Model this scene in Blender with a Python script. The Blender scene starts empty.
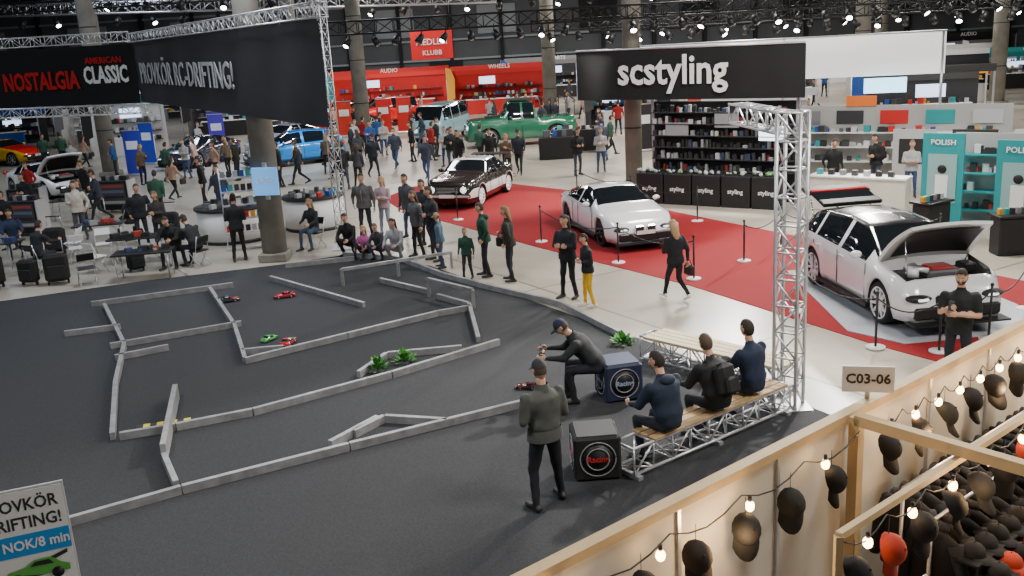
import bpy, math, random
import numpy as np
from mathutils import Vector, Matrix, Euler
random.seed(7)
SC=bpy.context.scene; COL=SC.collection
rad=math.radians
# ---------------------------------------------------------------- materials
MC={}
def mat(name,col,rough=.6,metal=0.,emit=0.,noise=0.,ns=8.,coat=0.,bump=0.,col2=None):
    if name in MC: return MC[name]
    m=bpy.data.materials.new(name); m.use_nodes=True; nt=m.node_tree
    b=nt.nodes['Principled BSDF']
    c=(*col,1)
    b.inputs['Base Color'].default_value=c; b.inputs['Roughness'].default_value=rough
    b.inputs['Metallic'].default_value=metal
    b.inputs['Coat Weight'].default_value=coat
    if emit:
        b.inputs['Emission Color'].default_value=c; b.inputs['Emission Strength'].default_value=emit
    if noise or bump:
        tc=nt.nodes.new('ShaderNodeTexCoord'); n=nt.nodes.new('ShaderNodeTexNoise')
        n.inputs['Scale'].default_value=ns; n.inputs['Detail'].default_value=5
        nt.links.new(tc.outputs['Object'],n.inputs['Vector'])
        if noise:
            mx=nt.nodes.new('ShaderNodeMixRGB'); r=nt.nodes.new('ShaderNodeValToRGB')
            r.color_ramp.elements[0].position=.35; r.color_ramp.elements[1].position=.65
            nt.links.new(n.outputs['Fac'],r.inputs['Fac']); nt.links.new(r.outputs['Color'],mx.inputs['Fac'])
            mx.inputs['Color1'].default_value=c
            k=1-noise
            mx.inputs['Color2'].default_value=(*(col2 or [q*k for q in col]),1)
            nt.links.new(mx.outputs['Color'],b.inputs['Base Color'])
        if bump:
            bp=nt.nodes.new('ShaderNodeBump'); bp.inputs['Strength'].default_value=bump
            nt.links.new(n.outputs['Fac'],bp.inputs['Height']); nt.links.new(bp.outputs['Normal'],b.inputs['Normal'])
    MC[name]=m; return m
def cloth(col):
    return mat('cloth_%02x%02x%02x'%tuple(int(q*255) for q in col),col,.85,noise=.18,ns=9,bump=.12)
def paint(col,n='paint'):
    return mat('%s_%02x%02x%02x'%((n,)+tuple(int(q*255) for q in col)),col,.22,coat=1.)
def flat(col,r=.6):
    return mat('plain_%02x%02x%02x_%d'%(tuple(int(min(1,q)*255) for q in col)+(int(r*10),)),col,r)
BLACK=mat('black_plastic',(.008,.008,.009),.5)
TIRE=mat('tire_rubber',(.01,.01,.011),.8)
CHROME=mat('chrome',(.8,.8,.82),.2,1.)
ALU=mat('aluminium',(.62,.63,.66),.35,.7)
GLASS=mat('car_glass',(.008,.011,.014),.06,coat=1)
WHITE=mat('white_plastic',(.8,.8,.8),.5)
SHELL=mat('white_panel',(.66,.62,.54),.6,noise=.06,ns=2)
BULB=mat('warm_bulb',(1,.6,.25),.4,emit=24)
COOLLAMP=mat('lamp_glass',(1,.97,.92),.4,emit=22)
SKIN=mat('skin',(.6,.34,.22),.5,noise=.12,ns=20)
EYE=mat('eye_dark',(.02,.015,.012),.2)
EYEW=mat('eye_white',(.8,.78,.75),.3)
LIP=mat('lips',(.42,.16,.13),.5)
# ---------------------------------------------------------------- mesh builder
class MB:
    def __init__(s,M=None): s.v=[];s.f=[];s.mi=[];s.sm=[];s.mats=[];s.M=M or Matrix()
    def idx(s,m):
        if m not in s.mats: s.mats.append(m)
        return s.mats.index(m)
    def add(s,vs,fs,m,smooth=False,M=None):
        T=s.M@M if M is not None else s.M
        o=len(s.v); s.v+=[T@Vector(v) for v in vs]
        s.f+=[[i+o for i in f] for f in fs]
        ms=m if isinstance(m,list) else [s.idx(m)]*len(fs)
        s.mi+=ms; s.sm+=[smooth]*len(fs)
    def box(s,c,d,m,rot=(0,0,0),M=None,ch=0.):
        x,y,z=d[0]/2,d[1]/2,d[2]/2
        T=Matrix.Translation(c)@Euler(rot).to_matrix().to_4x4()
        if M is not None: T=M@T
        if ch<=0:
            vs=[(a*x,b*y,e*z) for a in(-1,1) for b in(-1,1) for e in(-1,1)]
            fs=[(0,1,3,2),(4,6,7,5),(0,4,5,1),(2,3,7,6),(0,2,6,4),(1,5,7,3)]
        else:
            def ring(zz,i): 
                X,Y=x-i,y-i;k=ch
                return [(X-k,-Y,zz),(X,-Y+k,zz),(X,Y-k,zz),(X-k,Y,zz),(-X+k,Y,zz),(-X,Y-k,zz),(-X,-Y+k,zz),(-X+k,-Y,zz)]
            R=[ring(-z,ch),ring(-z+ch,0),ring(z-ch,0),ring(z,ch)]
            vs=sum(R,[]);fs=[tuple(range(7,-1,-1)),tuple(range(24,32))]
            for r in range(3):
                for i in range(8): fs.append((r*8+i,r*8+(i+1)%8,(r+1)*8+(i+1)%8,(r+1)*8+i))
        s.add(vs,fs,m,False,T)
    def loft(s,rings,m,smooth=True,caps=True,closed=True,M=None):
        n=len(rings[0]);vs=[p for r in rings for p in r];fs=[]
        for a in range(len(rings)-1):
            for i in range(n if closed else n-1):
                j=(i+1)%n; fs.append((a*n+i,a*n+j,(a+1)*n+j,(a+1)*n+i))
        if caps and closed: fs+= [tuple(range(n-1,-1,-1)),tuple(range((len(rings)-1)*n,len(rings)*n))]
        s.add(vs,fs,m,smooth,M)
    def tube(s,path,r,m,n=8,smooth=True,M=None,flatr=1.):
        path=[Vector(p) for p in path]
        if not isinstance(r,(list,tuple)): r=[r]*len(path)
        rings=[];up=None
        for i,p in enumerate(path):
            d=(path[min(i+1,len(path)-1)]-path[max(i-1,0)])
            if d.length<1e-9: d=Vector((0,0,1))
            d.normalize()
            if up is None:
                up=Vector((0,0,1)) if abs(d.z)<.9 else Vector((0,1,0))
            a=d.cross(up)
            if a.length<1e-4: a=d.cross(Vector((1,0,0)))
            a.normalize();b=a.cross(d);up=b
            rings.append([p+a*(math.cos(t)*r[i])+b*(math.sin(t)*r[i]*flatr) for t in [2*math.pi*q/n+math.pi/n for q in range(n)]])
        s.loft(rings,m,smooth,True,True,M)
    def cyl(s,a,b,r,m,n=16,r2=None,smooth=True,M=None):
        s.tube([a,b],[r,r if r2 is None else r2],m,n,smooth,M)
    def ell(s,c,r,m,seg=12,rg=8,M=None,fn=None):
        if not isinstance(r,(list,tuple)): r=(r,r,r)
        vs=[];fs=[]
        for i in range(rg+1):
            ph=math.pi*i/rg
            for j in range(seg):
                th=2*math.pi*j/seg
                u=(math.sin(ph)*math.cos(th),math.sin(ph)*math.sin(th),math.cos(ph))
                vs.append((c[0]+u[0]*r[0],c[1]+u[1]*r[1],c[2]+u[2]*r[2]))
        for i in range(rg):
            for j in range(seg):
                k=(j+1)%seg
                if i==0: fs.append((0,(i+1)*seg+j,(i+1)*seg+k))
                elif i==rg-1: fs.append((i*seg+j,(i+1)*seg,i*seg+k))
                else: fs.append((i*seg+j,(i+1)*seg+j,(i+1)*seg+k,i*seg+k))
        s.add(vs,fs,m,True,M)
    def prism(s,poly,z0,z1,m,M=None):
        n=len(poly);vs=[(p[0],p[1],z0) for p in poly]+[(p[0],p[1],z1) for p in poly]
        fs=[tuple(range(n-1,-1,-1)),tuple(range(n,2*n))]+[(i,(i+1)%n,n+(i+1)%n,n+i) for i in range(n)]
        s.add(vs,fs,m,False,M)
    def text(s,body,size,m,M,ext=.01,align='LEFT',sx=1.,fit=None,bold=.012):
        cu=bpy.data.curves.new('t','FONT');cu.body=body;cu.size=size;cu.extrude=ext;cu.align_x=align;cu.resolution_u=2
        cu.offset=size*bold
        o=bpy.data.objects.new('t',cu);COL.objects.link(o)
        dg=bpy.context.evaluated_depsgraph_get();me=bpy.data.meshes.new_from_object(o.evaluated_get(dg))
        if fit:
            w=max(v.co.x for v in me.vertices)-min(v.co.x for v in me.vertices);sx=fit/w
        s.add([(v.co.x*sx,v.co.y,v.co.z) for v in me.vertices],[tuple(p.vertices) for p in me.polygons],m,False,M)
        bpy.data.objects.remove(o);bpy.data.curves.remove(cu);bpy.data.meshes.remove(me)
    def mesh(s,name):
        me=bpy.data.meshes.new(name);me.from_pydata([tuple(v) for v in s.v],[],s.f)
        for m in s.mats: me.materials.append(m)
        me.polygons.foreach_set('material_index',s.mi);me.polygons.foreach_set('use_smooth',s.sm);me.update()
        return me
    def obj(s,name,loc=(0,0,0),rz=0.,sc=1.):
        o=bpy.data.objects.new(name,s.mesh(name));COL.objects.link(o)
        o.location=loc;o.rotation_euler=(0,0,rz);o.scale=(sc,sc,sc);return o
def frameM(p0,p1,z=0.):
    u=Vector((p1[0]-p0[0],p1[1]-p0[1],0)).normalized();k=Vector((0,0,1));n=u.cross(k)
    M=Matrix(((u.x,k.x,n.x,p0[0]),(u.y,k.y,n.y,p0[1]),(u.z,k.z,n.z,z),(0,0,0,1)))
    return M,math.hypot(p1[0]-p0[0],p1[1]-p0[1])
def truss(mb,a,b,w,m,r=.025,step=None,n=5):
    a=Vector(a);b=Vector(b);d=b-a;L=d.length;d.normalize()
    up=Vector((0,0,1)) if abs(d.z)<.9 else Vector((0.6,0.8,0))
    s=d.cross(up).normalized();t=s.cross(d)
    c=[(s*i+t*j)*(w/2) for i,j in((-1,-1),(1,-1),(1,1),(-1,1))]
    for q in c: mb.cyl(a+q,b+q,r,m,n)
    k=max(1,round(L/(step or w)))
    for i in range(k):
        p=a+d*(L*i/k);q=a+d*(L*(i+1)/k)
        for j in range(4):
            e,f=c[j],c[(j+1)%4]
            if i%2: e,f=f,e
            mb.cyl(p+e,q+f,r*.6,m,4)
            if i==0: mb.cyl(a+e,a+f,r*.7,m,4)
            mb.cyl(q+e,q+f,r*.6,m,4)
# ---------------------------------------------------------------- people
def person_mesh(name,pose='stand',h=1.82,shirt=(.03,.03,.035),pants=(.02,.02,.03),hair=(.05,.03,.02),skin=None,shoe=(.02,.02,.02),
        la='down',ra='down',hs='short',lean=4,look=8,turn=0,vox=.026,sleeve='long',bulk=1.06,seat=.48,beard=False,extra=(),shoes_white=False,wide=1.04):
    k=h/1.8
    seat=seat/k
    raw=MB();prims=[]
    dm=BLACK
    def cap(a,b,ra_,rb,label):
        a=Vector(a);b=Vector(b)
        raw.tube([a,b],[ra_,rb],dm,10)
        raw.ell(a,ra_,dm,10,6);raw.ell(b,rb,dm,10,6)
        prims.append((label,a,b,ra_,rb))
    R={}
    if pose=='stand':
        P=Vector((0,0,.95))
        for s in(-1,1):
            R[s]=[(s*.095,0,.92),(s*.12,.03,.5),(s*.145,-.02+.05*s,.1)]
    elif pose=='wide':
        P=Vector((0,0,.93))
        for s in(-1,1): R[s]=[(s*.1,0,.9),(s*.16,.03,.5),(s*.21,-.02+.06*s,.1)]
    elif pose=='walk':
        P=Vector((0,0,.92))
        R[-1]=[(-.095,0,.9),(-.1,.17,.52),(-.1,.28,.12)]
        R[1]=[(.095,0,.9),(.1,.02,.48),(.1,-.34,.2)]
    elif pose=='sit':
        P=Vector((0,0,seat+.13))
        for s in(-1,1): R[s]=[(s*.1,.02,seat+.09),(s*.16,.43,seat+.08),(s*.15,.42+.06*s,.1)]
    elif pose=='low':
        P=Vector((0,0,.16))
        for s in(-1,1): R[s]=[(s*.1,.02,.13),(s*.17,.33,.47),(s*.15,.52,.1)]
    elif pose=='crouch':
        P=Vector((0,-.05,.36))
        for s in(-1,1): R[s]=[(s*.1,-.04,.34),(s*.2,.3,.5),(s*.16,.08,.1)]
    for s in(-1,1):
        hp,kn,an=[Vector(q) for q in R[s]]
        cap(hp,kn,.088*wide,.062*wide,'pants');cap(kn,an,.06*wide,.047,'pants')
        fd=Vector((s*.12,.97,0)).normalized()
        an.z-=.01
        heel=an-fd*.05;heel.z-=.035;toe=an+fd*.19;toe.z=max(.04,toe.z-.045)
        if pose=='walk' and s==1: toe.z=.04
        cap(heel,toe,.048,.036,'shoe')
    T=Matrix.Translation(P)@Matrix.Rotation(-rad(lean),4,'X')
    def tp(x,y,z): return T@Vector((x,y,z))
    b=bulk
    prof=[(-.1,.13,.1,0),(-.03,.172,.124,0),(.1,.172*b,.122*b,0),(.22,.168*b,.118*b,.005),(.36,.19*b,.13*b,.005),(.46,.195*b,.12*b,-.005),(.53,.14,.09,-.01),(.575,.075,.068,-.005),(.6,.058,.06,0),(.7,.056,.062,.02)]
    raw.loft([[tp(rx*math.cos(t),yo+ry*math.sin(t),z) for t in [2*math.pi*i/20 for i in range(20)]] for z,rx,ry,yo in prof],dm)
    prims.append(('torso',tp(0,0,0),tp(0,0,.47),.15,.16));prims.append(('neck',tp(0,0,.62),tp(0,.02,.72),.06,.06))
    AR={'down':((.07,-.04,-.28),(.02,.06,-.25)),'hold':((.06,-.02,-.27),(-.14,.19,.02)),'phone':((.05,.04,-.26),(-.13,.19,.12)),
        'crossed':((.06,.07,-.26),(-.27,.12,.03)),'pocket':((.11,-.09,-.25),(-.05,.12,-.19)),'knee':((.06,.13,-.24),(-.06,.22,-.05)),
        'reach':((.04,.19,-.19),(-.03,.25,.0)),'up':((.05,.16,-.12),(-.08,.08,.22)),'swing':((.05,-.13,-.25),(.0,-.0,-.25)),'fwd':((.05,.08,-.26),(0,.17,-.17))}
    hands=[]
    for s,an in((-1,la),(1,ra)):
        e,w=AR[an];sh=tp(s*.185*b,0,.475)
        el=sh+Vector((s*e[0],e[1],e[2]));wr=el+Vector((s*w[0],w[1],w[2]))
        short=sleeve=='short'
        mid=sh.lerp(el,.65)
        cap(sh,mid,.064*b,.055*b,'shirt');cap(mid,el,.054*b if not short else .044,.049*b if not short else .04,'skin' if short else 'shirt')
        cap(el,wr,.047*b if not short else .04,.034,'skin' if short else 'shirt')
        hands.append((s,el,wr))
    me=raw.mesh('tmp');o=bpy.data.objects.new('tmp',me);COL.objects.link(o)
    md=o.modifiers.new('r','REMESH');md.mode='VOXEL';md.voxel_size=vox;md.use_smooth_shade=True
    sm=o.modifiers.new('s','SMOOTH');sm.factor=.5;sm.iterations=3
    dg=bpy.context.evaluated_depsgraph_get();rm=bpy.data.meshes.new_from_object(o.evaluated_get(dg))
    nv=len(rm.vertices);V=np.empty(nv*3);rm.vertices.foreach_get('co',V);V=V.reshape(-1,3)
    FC=[tuple(p.vertices) for p in rm.polygons]
    cen=np.empty(len(FC)*3);rm.polygons.foreach_get('center',cen);cen=cen.reshape(-1,3)
    bpy.data.objects.remove(o);bpy.data.meshes.remove(me);bpy.data.meshes.remove(rm)
    amp=.0035
    V=V+amp*np.c_[np.sin(V[:,2]*27+V[:,1]*31+V[:,0]*17),np.sin(V[:,2]*23-V[:,0]*36),0*V[:,0]]
    D=[]
    for lb,a,bb,r1,r2 in prims:
        A=np.array(a);B=np.array(bb)-A
        t=np.clip(((cen-A)@B)/max(1e-9,B@B),0,1)
        D.append(np.linalg.norm(cen-(A+t[:,None]*B),axis=1)-(r1+(r2-r1)*t))
    best=np.argmin(np.array(D),axis=0)
    Ti=T.inverted();zt=(np.c_[cen,np.ones(len(cen))]@np.array(Ti).T)[:,2]
    out=MB(Matrix.Scale(k,4))
    mm={'shirt':cloth(shirt),'pants':cloth(pants),'skin':skin or SKIN,'shoe':WHITE if shoes_white else flat(shoe,.5)}
    ii={q:out.idx(m) for q,m in mm.items()}
    mi=[]
    for i in range(len(cen)):
        lb=prims[best[i]][0]
        if lb=='torso': lb='shirt' if zt[i]>-.03 else 'pants'
        elif lb=='neck': lb='skin' if zt[i]>.565 else 'shirt'
        elif lb=='pants' and zt[i]>-.03 and pose in('stand','wide','walk'): lb='shirt'
        mi.append(ii[lb])
    out.add([tuple(v) for v in V],FC,mi,True)
    sk=mm['skin']
    for s,el,wr in hands:
        d=(wr-el).normalized();inn=Vector((-s,0,0));n=(inn-d*inn.dot(d))
        if n.length<.2: n=Vector((0,0,-1))-d*(-d.z)
        n.normalize();l=d.cross(n).normalized()
        if l.dot(Vector((0,1,.6)))<0: l=-l
        HM=Matrix(((l.x,d.x,n.x,wr.x),(l.y,d.y,n.y,wr.y),(l.z,d.z,n.z,wr.z),(0,0,0,1)))
        out.ell((0,.055,0),(.042,.06,.019),sk,10,8,M=HM)
        for i,ln in enumerate((.072,.082,.077,.06)):
            x0=.03-.02*i;q=Vector((x0,.095,0));pth=[q]
            ang=.35
            for seg in(.45,.32,.26):
                q=q+Vector((0,math.cos(ang),math.sin(ang)))*ln*seg;pth.append(q);ang+=.5
            out.tube(pth,[.0098,.0092,.0085,.0065],sk,6,M=HM)
        out.tube([(.03,.025,.003),(.052,.05,.012),(.055,.078,.022),(.05,.098,.03)],[.013,.012,.0105,.008],sk,6,M=HM)
    HH=T@Matrix.Translation((0,.025,.78))@Matrix.Rotation(rad(turn),4,'Z')@Matrix.Rotation(rad(lean*.6-look),4,'X')@Matrix.Scale(1.04,4)
    def hv(u,f=1.):
        x,y,z=u
        px=x*.077*f;py=y*.098*f;pz=z*.12*f
        if z<0:
            px*=1-.3*z*z; py=py*(1-.12*z*z)+(.012*(-z) if y>0 else .0)
        if y>.6: py-=.008
        return (px,py,pz)
    seg,rg=20,14
    def shell(f,keep,m):
        vs=[];fs=[]
        for i in range(rg+1):
            ph=math.pi*i/rg
            for j in range(seg):
                th=2*math.pi*j/seg
                vs.append(hv((math.sin(ph)*math.cos(th),math.sin(ph)*math.sin(th),math.cos(ph)),f))
        for i in range(rg):
            for j in range(seg):
                ph=math.pi*(i+.5)/rg;th=2*math.pi*(j+.5)/seg
                u=(math.sin(ph)*math.cos(th),math.sin(ph)*math.sin(th),math.cos(ph))
                if keep(u): fs.append((i*seg+j,(i+1)*seg+j,(i+1)*seg+(j+1)%seg,i*seg+(j+1)%seg))
        out.add(vs,fs,m,True,HH)
    shell(1.,lambda u:True,sk)
    hm=flat(hair,.8)
    for s in(-1,1):
        out.ell((s*.03,.083,.012),(.014,.009,.008),EYEW,8,6,M=HH);out.ell((s*.03,.09,.012),(.006,.005,.006),EYE,6,4,M=HH)
        out.ell((s*.03,.087,.032),(.018,.007,.004),hm,8,4,M=HH)
        out.ell((s*.078,-.005,0),(.009,.018,.03),sk,8,6,M=HH)
    out.tube([(0,.088,.02),(0,.104,-.014),(0,.108,-.022),(0,.092,-.032)],[.007,.012,.013,.006],sk,8,M=HH)
    out.ell((0,.088,-.058),(.024,.008,.006),LIP,8,5,M=HH)
    if hs in('short','long','bun'):
        shell(1.1,lambda u:(u[2]>.42 and u[1]<.72) or (u[1]<.12 and u[2]>-.35) or (u[1]<-.2 and u[2]>-.6),hm)
    if hs=='long':
        out.loft([[(rx*math.cos(t),-.05+yo+ry*math.sin(t),z) for t in [2*math.pi*i/12 for i in range(12)]] for z,rx,ry,yo in((.06,.085,.06,-.01),(-.08,.092,.055,-.01),(-.2,.085,.045,-.03),(-.3,.05,.03,-.04))],hm,M=HH)
    if hs=='bun': out.ell((0,-.1,.07),.045,hm,8,6,M=HH)
    if hs in('cap','beanie'):
        cm=flat(hair,.8)
        shell(1.13,lambda u:u[2]>.22,cm)
        shell(1.06,lambda u:u[1]<.1 and u[2]<=.3 and u[2]>-.4,flat((.06,.04,.03),.8))
        if hs=='cap':
            ro=[(math.cos(rad(30+15*q))*.085,.05+math.sin(rad(30+15*q))*.13,.018) for q in range(9)]
            ri=[(math.cos(rad(30+15*q))*.084,.0+math.sin(rad(30+15*q))*.1,.036) for q in range(9)]
            out.loft([ri,ro,[(p[0],p[1],p[2]-.008) for p in ro],[(p[0],p[1],p[2]-.008) for p in ri]],cm,closed=False,M=HH)
    if beard: shell(1.06,lambda u:u[2]<-.32 and u[1]>-.1,hm)
    if 'hood' in extra: out.ell(tp(0,-.1,.53),(.12,.08,.07),mm['shirt'],12,8)
    if 'collar' in extra: out.loft([[tp(r*math.cos(t),.0+r*math.sin(t),z) for t in [2*math.pi*i/14 for i in range(14)]] for z,r in((.54,.1),(.6,.082),(.62,.078))],mm['shirt'],caps=False)
    if pose in('stand','wide','walk') and sleeve!='short':
        out.loft([[tp(rx*math.cos(t),ry*math.sin(t),z) for t in [2*math.pi*i/20 for i in range(20)]] for z,rx,ry in((-.06,.19*b,.142*b),(.02,.19*b,.14*b),(.08,.178*b,.13*b))],mm['shirt'],caps=False)
    if 'backpack' in extra:
        bm=cloth((.012,.012,.014))
        out.box((0,-.2,.28),(.3,.18,.44),bm,M=T,ch=.06);out.box((0,-.31,.2),(.22,.07,.22),bm,M=T,ch=.03)
        for s in(-1,1): out.tube([tp(s*.1,-.12,.45),tp(s*.11,-.02,.56),tp(s*.12,.12,.45),tp(s*.13,.12,.2),tp(s*.12,-.08,.1)],.02,bm,6)
    if 'bag' in extra:
        bm=cloth((.03,.02,.02));w=hands[1][2]
        out.box((w.x+.04,w.y,w.z-.22),(.12,.3,.24),bm,ch=.03);out.tube([(w.x+.04,w.y-.1,w.z-.1),(w.x+.03,w.y-.03,w.z+.02),(w.x+.03,w.y+.03,w.z+.02),(w.x+.04,w.y+.1,w.z-.1)],.01,bm,5)
    if 'controller' in extra:
        c=(hands[0][2]+hands[1][2])/2+Vector((0,.08,0));out.box(c,(.16,.08,.1),BLACK,ch=.02);out.cyl(c,c+Vector((0,.02,.2)),.004,BLACK,5);out.cyl(c+Vector((.08,0,0)),c+Vector((.12,0,0)),.035,BLACK,10)
    if 'phone' in extra:
        s,el,wr=hands[1];c=wr+(wr-el).normalized()*.09+Vector((0,0,.02));out.box(c,(.075,.012,.15),BLACK,rot=(.6,0,0),ch=.004)
    if 'zip' in extra: out.tube([tp(0,.128*b,.05),tp(0,.14*b,.3),tp(0,.125*b,.46)],.006,ALU,4)
    if 'lanyard' in extra: out.tube([tp(-.06,.03,.57),tp(-.03,.15*b,.35),tp(0,.155*b,.2),tp(.03,.15*b,.35),tp(.06,.03,.57)],.005,flat((.6,.05,.05)),4);out.box((0,.16*b,.17),(.07,.006,.1),WHITE,M=T)
    return out.mesh(name)
PTEMP={}
def person(name,x,y,face,z=0.,**kw):
    key=repr(sorted((a,str(b)) for a,b in kw.items()))
    if key not in PTEMP: PTEMP[key]=person_mesh(name,**kw)
    o=bpy.data.objects.new(name,PTEMP[key]);COL.objects.link(o)
    o.location=(x,y,z);o.rotation_euler=(0,0,rad(face-90));return o
DK=(.018,.02,.025);NAVY=(.02,.035,.08);JEAN=(.04,.07,.16);GREY=(.2,.2,.21);BLK=(.008,.008,.009);CREAM=(.6,.56,.48)
# near
person('standing_man',.3,11.1,118,pose='wide',h=1.88,shirt=(.075,.08,.072),pants=(.007,.008,.013),hair=(.02,.02,.024),hs='cap',la='hold',ra='hold',bulk=1.2,extra=('controller','collar'),vox=.02,look=14,lean=2,wide=1.15)
person('crouching_man',1.28,14.5,175,pose='sit',seat=.5,h=1.9,shirt=(.02,.023,.025),pants=(.012,.013,.018),hair=(.012,.02,.045),hs='cap',la='reach',ra='reach',lean=40,look=22,bulk=1.25,extra=('controller','collar'),vox=.022,wide=1.12)
person('seated_man',2.0,12.0,128,pose='sit',seat=.52,h=1.9,shirt=(.012,.022,.045),pants=(.012,.015,.025),hair=(.02,.015,.012),la='knee',ra='knee',lean=14,look=14,bulk=1.28,extra=('phone','hood'),vox=.021,turn=15)
person('seated_man',2.8,12.6,122,pose='sit',seat=.52,h=1.9,shirt=(.01,.011,.013),pants=(.012,.012,.02),hair=(.09,.055,.035),la='knee',ra='knee',lean=18,look=12,bulk=1.28,extra=('backpack',),vox=.021,turn=-15)
person('seated_man',3.42,13.15,128,pose='sit',seat=.52,h=1.9,shirt=(.012,.022,.055),pants=(.015,.018,.03),hair=(.03,.02,.015),la='knee',ra='knee',lean=8,look=5,bulk=1.22,sleeve='short',vox=.022)
person('man_with_phone',6.85,14.2,238,pose='stand',h=1.88,shirt=(.01,.01,.011),pants=(.014,.014,.018),hair=(.03,.02,.015),la='crossed',ra='phone',beard=True,sleeve='short',extra=('phone',),vox=.022,look=16,bulk=1.15)
person('walking_woman',3.5,20.0,115,pose='walk',h=1.72,shirt=(.015,.015,.018),pants=(.01,.01,.012),hair=(.45,.3,.16),hs='long',la='phone',ra='swing',extra=('bag',),shoes_white=True,bulk=1.12)
person('standing_child',1.62,19.9,200,h=1.55,shirt=(.015,.015,.017),pants=(.75,.45,.02),hair=(.03,.02,.015),la='hold',ra='hold',shoes_white=True)
person('standing_woman',1.25,20.6,230,h=1.85,shirt=(.015,.015,.016),pants=(.015,.015,.016),hair=(.04,.025,.02),hs='long',la='crossed',ra='crossed',bulk=1.12)
person('standing_woman',.0,22.4,170,h=1.78,shirt=(.02,.019,.014),pants=(.015,.015,.02),hair=(.2,.12,.06),hs='long',la='pocket',ra='hold',extra=('bag','lanyard'),bulk=1.12)
person('standing_man',-.6,23.0,185,h=1.8,shirt=(.008,.055,.035),pants=(.015,.015,.02),hair=(.05,.03,.02),la='pocket',ra='pocket',extra=('hood',),bulk=1.12)
person('standing_child',-1.05,22.9,250,h=1.25,shirt=(.02,.07,.05),pants=(.03,.03,.04),hair=(.25,.15,.08))
person('standing_man',-1.95,25.0,200,h=1.95,shirt=(.013,.013,.016),pants=(.02,.025,.04),hair=(.03,.02,.015),bulk=1.25,la='hold',ra='hold',extra=('controller',))
person('standing_child',-1.75,24.2,180,h=1.4,shirt=(.08,.14,.2),pants=(.05,.08,.14),hair=(.3,.2,.1),hs='cap')
person('standing_woman',-2.45,25.6,220,h=1.78,shirt=(.08,.08,.09),pants=BLK,hair=(.1,.06,.03),hs='long',la='down',ra='phone',extra=('phone',))
person('crouching_woman',-3.0,25.3,250,pose='crouch',h=1.75,shirt=(.35,.35,.38),pants=(.3,.3,.33),hair=(.05,.03,.02),hs='long',lean=15,la='knee',ra='knee')
person('crouching_child',-3.5,25.6,240,pose='crouch',h=1.5,shirt=(.04,.04,.05),pants=(.05,.07,.12),hair=(.1,.06,.03),lean=15,la='knee',ra='knee')
person('crouching_man',-4.4,26.3,250,pose='crouch',h=1.8,shirt=BLK,pants=BLK,hair=(.05,.03,.02),lean=15,la='knee',ra='knee')
person('seated_child',-3.95,26.1,250,pose='low',h=1.5,shirt=(.5,.12,.3),pants=DK,hair=(.3,.2,.1),hs='long',lean=5,la='knee',ra='knee')
person('standing_man',-4.25,28.6,260,h=1.92,shirt=(.1,.1,.1),pants=(.02,.02,.03),hair=(.04,.03,.02),la='down',ra='pocket',bulk=1.2,extra=('zip',))
person('standing_woman',-3.7,28.9,250,h=1.75,shirt=(.5,.36,.4),pants=(.3,.32,.38),hair=(.4,.28,.15),hs='long',la='crossed',ra='crossed')
person('standing_man',-2.9,28.2,230,h=1.88,shirt=(.05,.05,.06),pants=JEAN,hair=(.04,.03,.02),la='down',ra='down',bulk=1.18)
person('standing_man',-2.3,26.9,220,h=1.88,shirt=(.02,.02,.03),pants=DK,hair=(.04,.03,.02),la='hold',ra='down',bulk=1.2)
person('seated_woman',-5.6,27.6,240,pose='sit',h=1.75,shirt=(.02,.02,.025),pants=(.05,.08,.14),hair=(.3,.2,.1),hs='long',la='knee',ra='knee',lean=8)
person('standing_woman',-7.5,26.4,100,h=1.85,shirt=BLK,pants=BLK,hair=(.04,.02,.015),hs='bun',la='hold',ra='hold')
person('seated_man',-9.2,26.3,260,pose='sit',h=1.85,shirt=BLK,pants=BLK,hair=(.03,.02,.015),la='reach',ra='knee',lean=25,bulk=1.25,extra=('hood',))
person('seated_man',-8.5,26.0,150,pose='sit',h=1.85,shirt=DK,pants=DK,hair=(.03,.02,.015),hs='cap',la='reach',ra='reach',lean=28,bulk=1.25)
person('standing_man',-11.2,29.3,300,h=1.9,shirt=(.015,.015,.017),pants=DK,hair=(.05,.04,.03),la='pocket',ra='pocket',bulk=1.2,extra=('hood',))
person('standing_woman',-10.4,28.6,270,h=1.75,shirt=(.04,.035,.03),pants=DK,hair=(.2,.12,.06),hs='long',la='crossed',ra='hold')
person('standing_man',-13.8,31.0,280,h=1.9,shirt=CREAM,pants=(.06,.07,.09),hair=(.06,.04,.03),la='pocket',ra='hold',extra=('hood',),bulk=1.15)
person('standing_woman',-14.3,32.5,250,h=1.75,shirt=(.06,.06,.07),pants=DK,hair=(.1,.06,.03),hs='long',la='hold',ra='down')
person('seated_man',-13.0,26.2,60,pose='sit',h=1.8,shirt=DK,pants=DK,hair=(.05,.03,.02),la='knee',ra='reach',lean=15,bulk=1.2)
person('seated_man',-14.9,28.8,300,pose='sit',h=1.8,shirt=NAVY,pants=DK,hair=(.05,.03,.02),la='knee',ra='knee',lean=10,bulk=1.2)
person('standing_man',-16.6,30.6,300,h=1.88,shirt=(.02,.04,.08),pants=DK,hair=(.04,.03,.02),la='down',ra='hold',bulk=1.2)
person('standing_man',-15.6,30.0,250,h=1.85,shirt=BLK,pants=DK,hair=(.04,.03,.02),la='hold',ra='hold',bulk=1.15)
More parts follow.
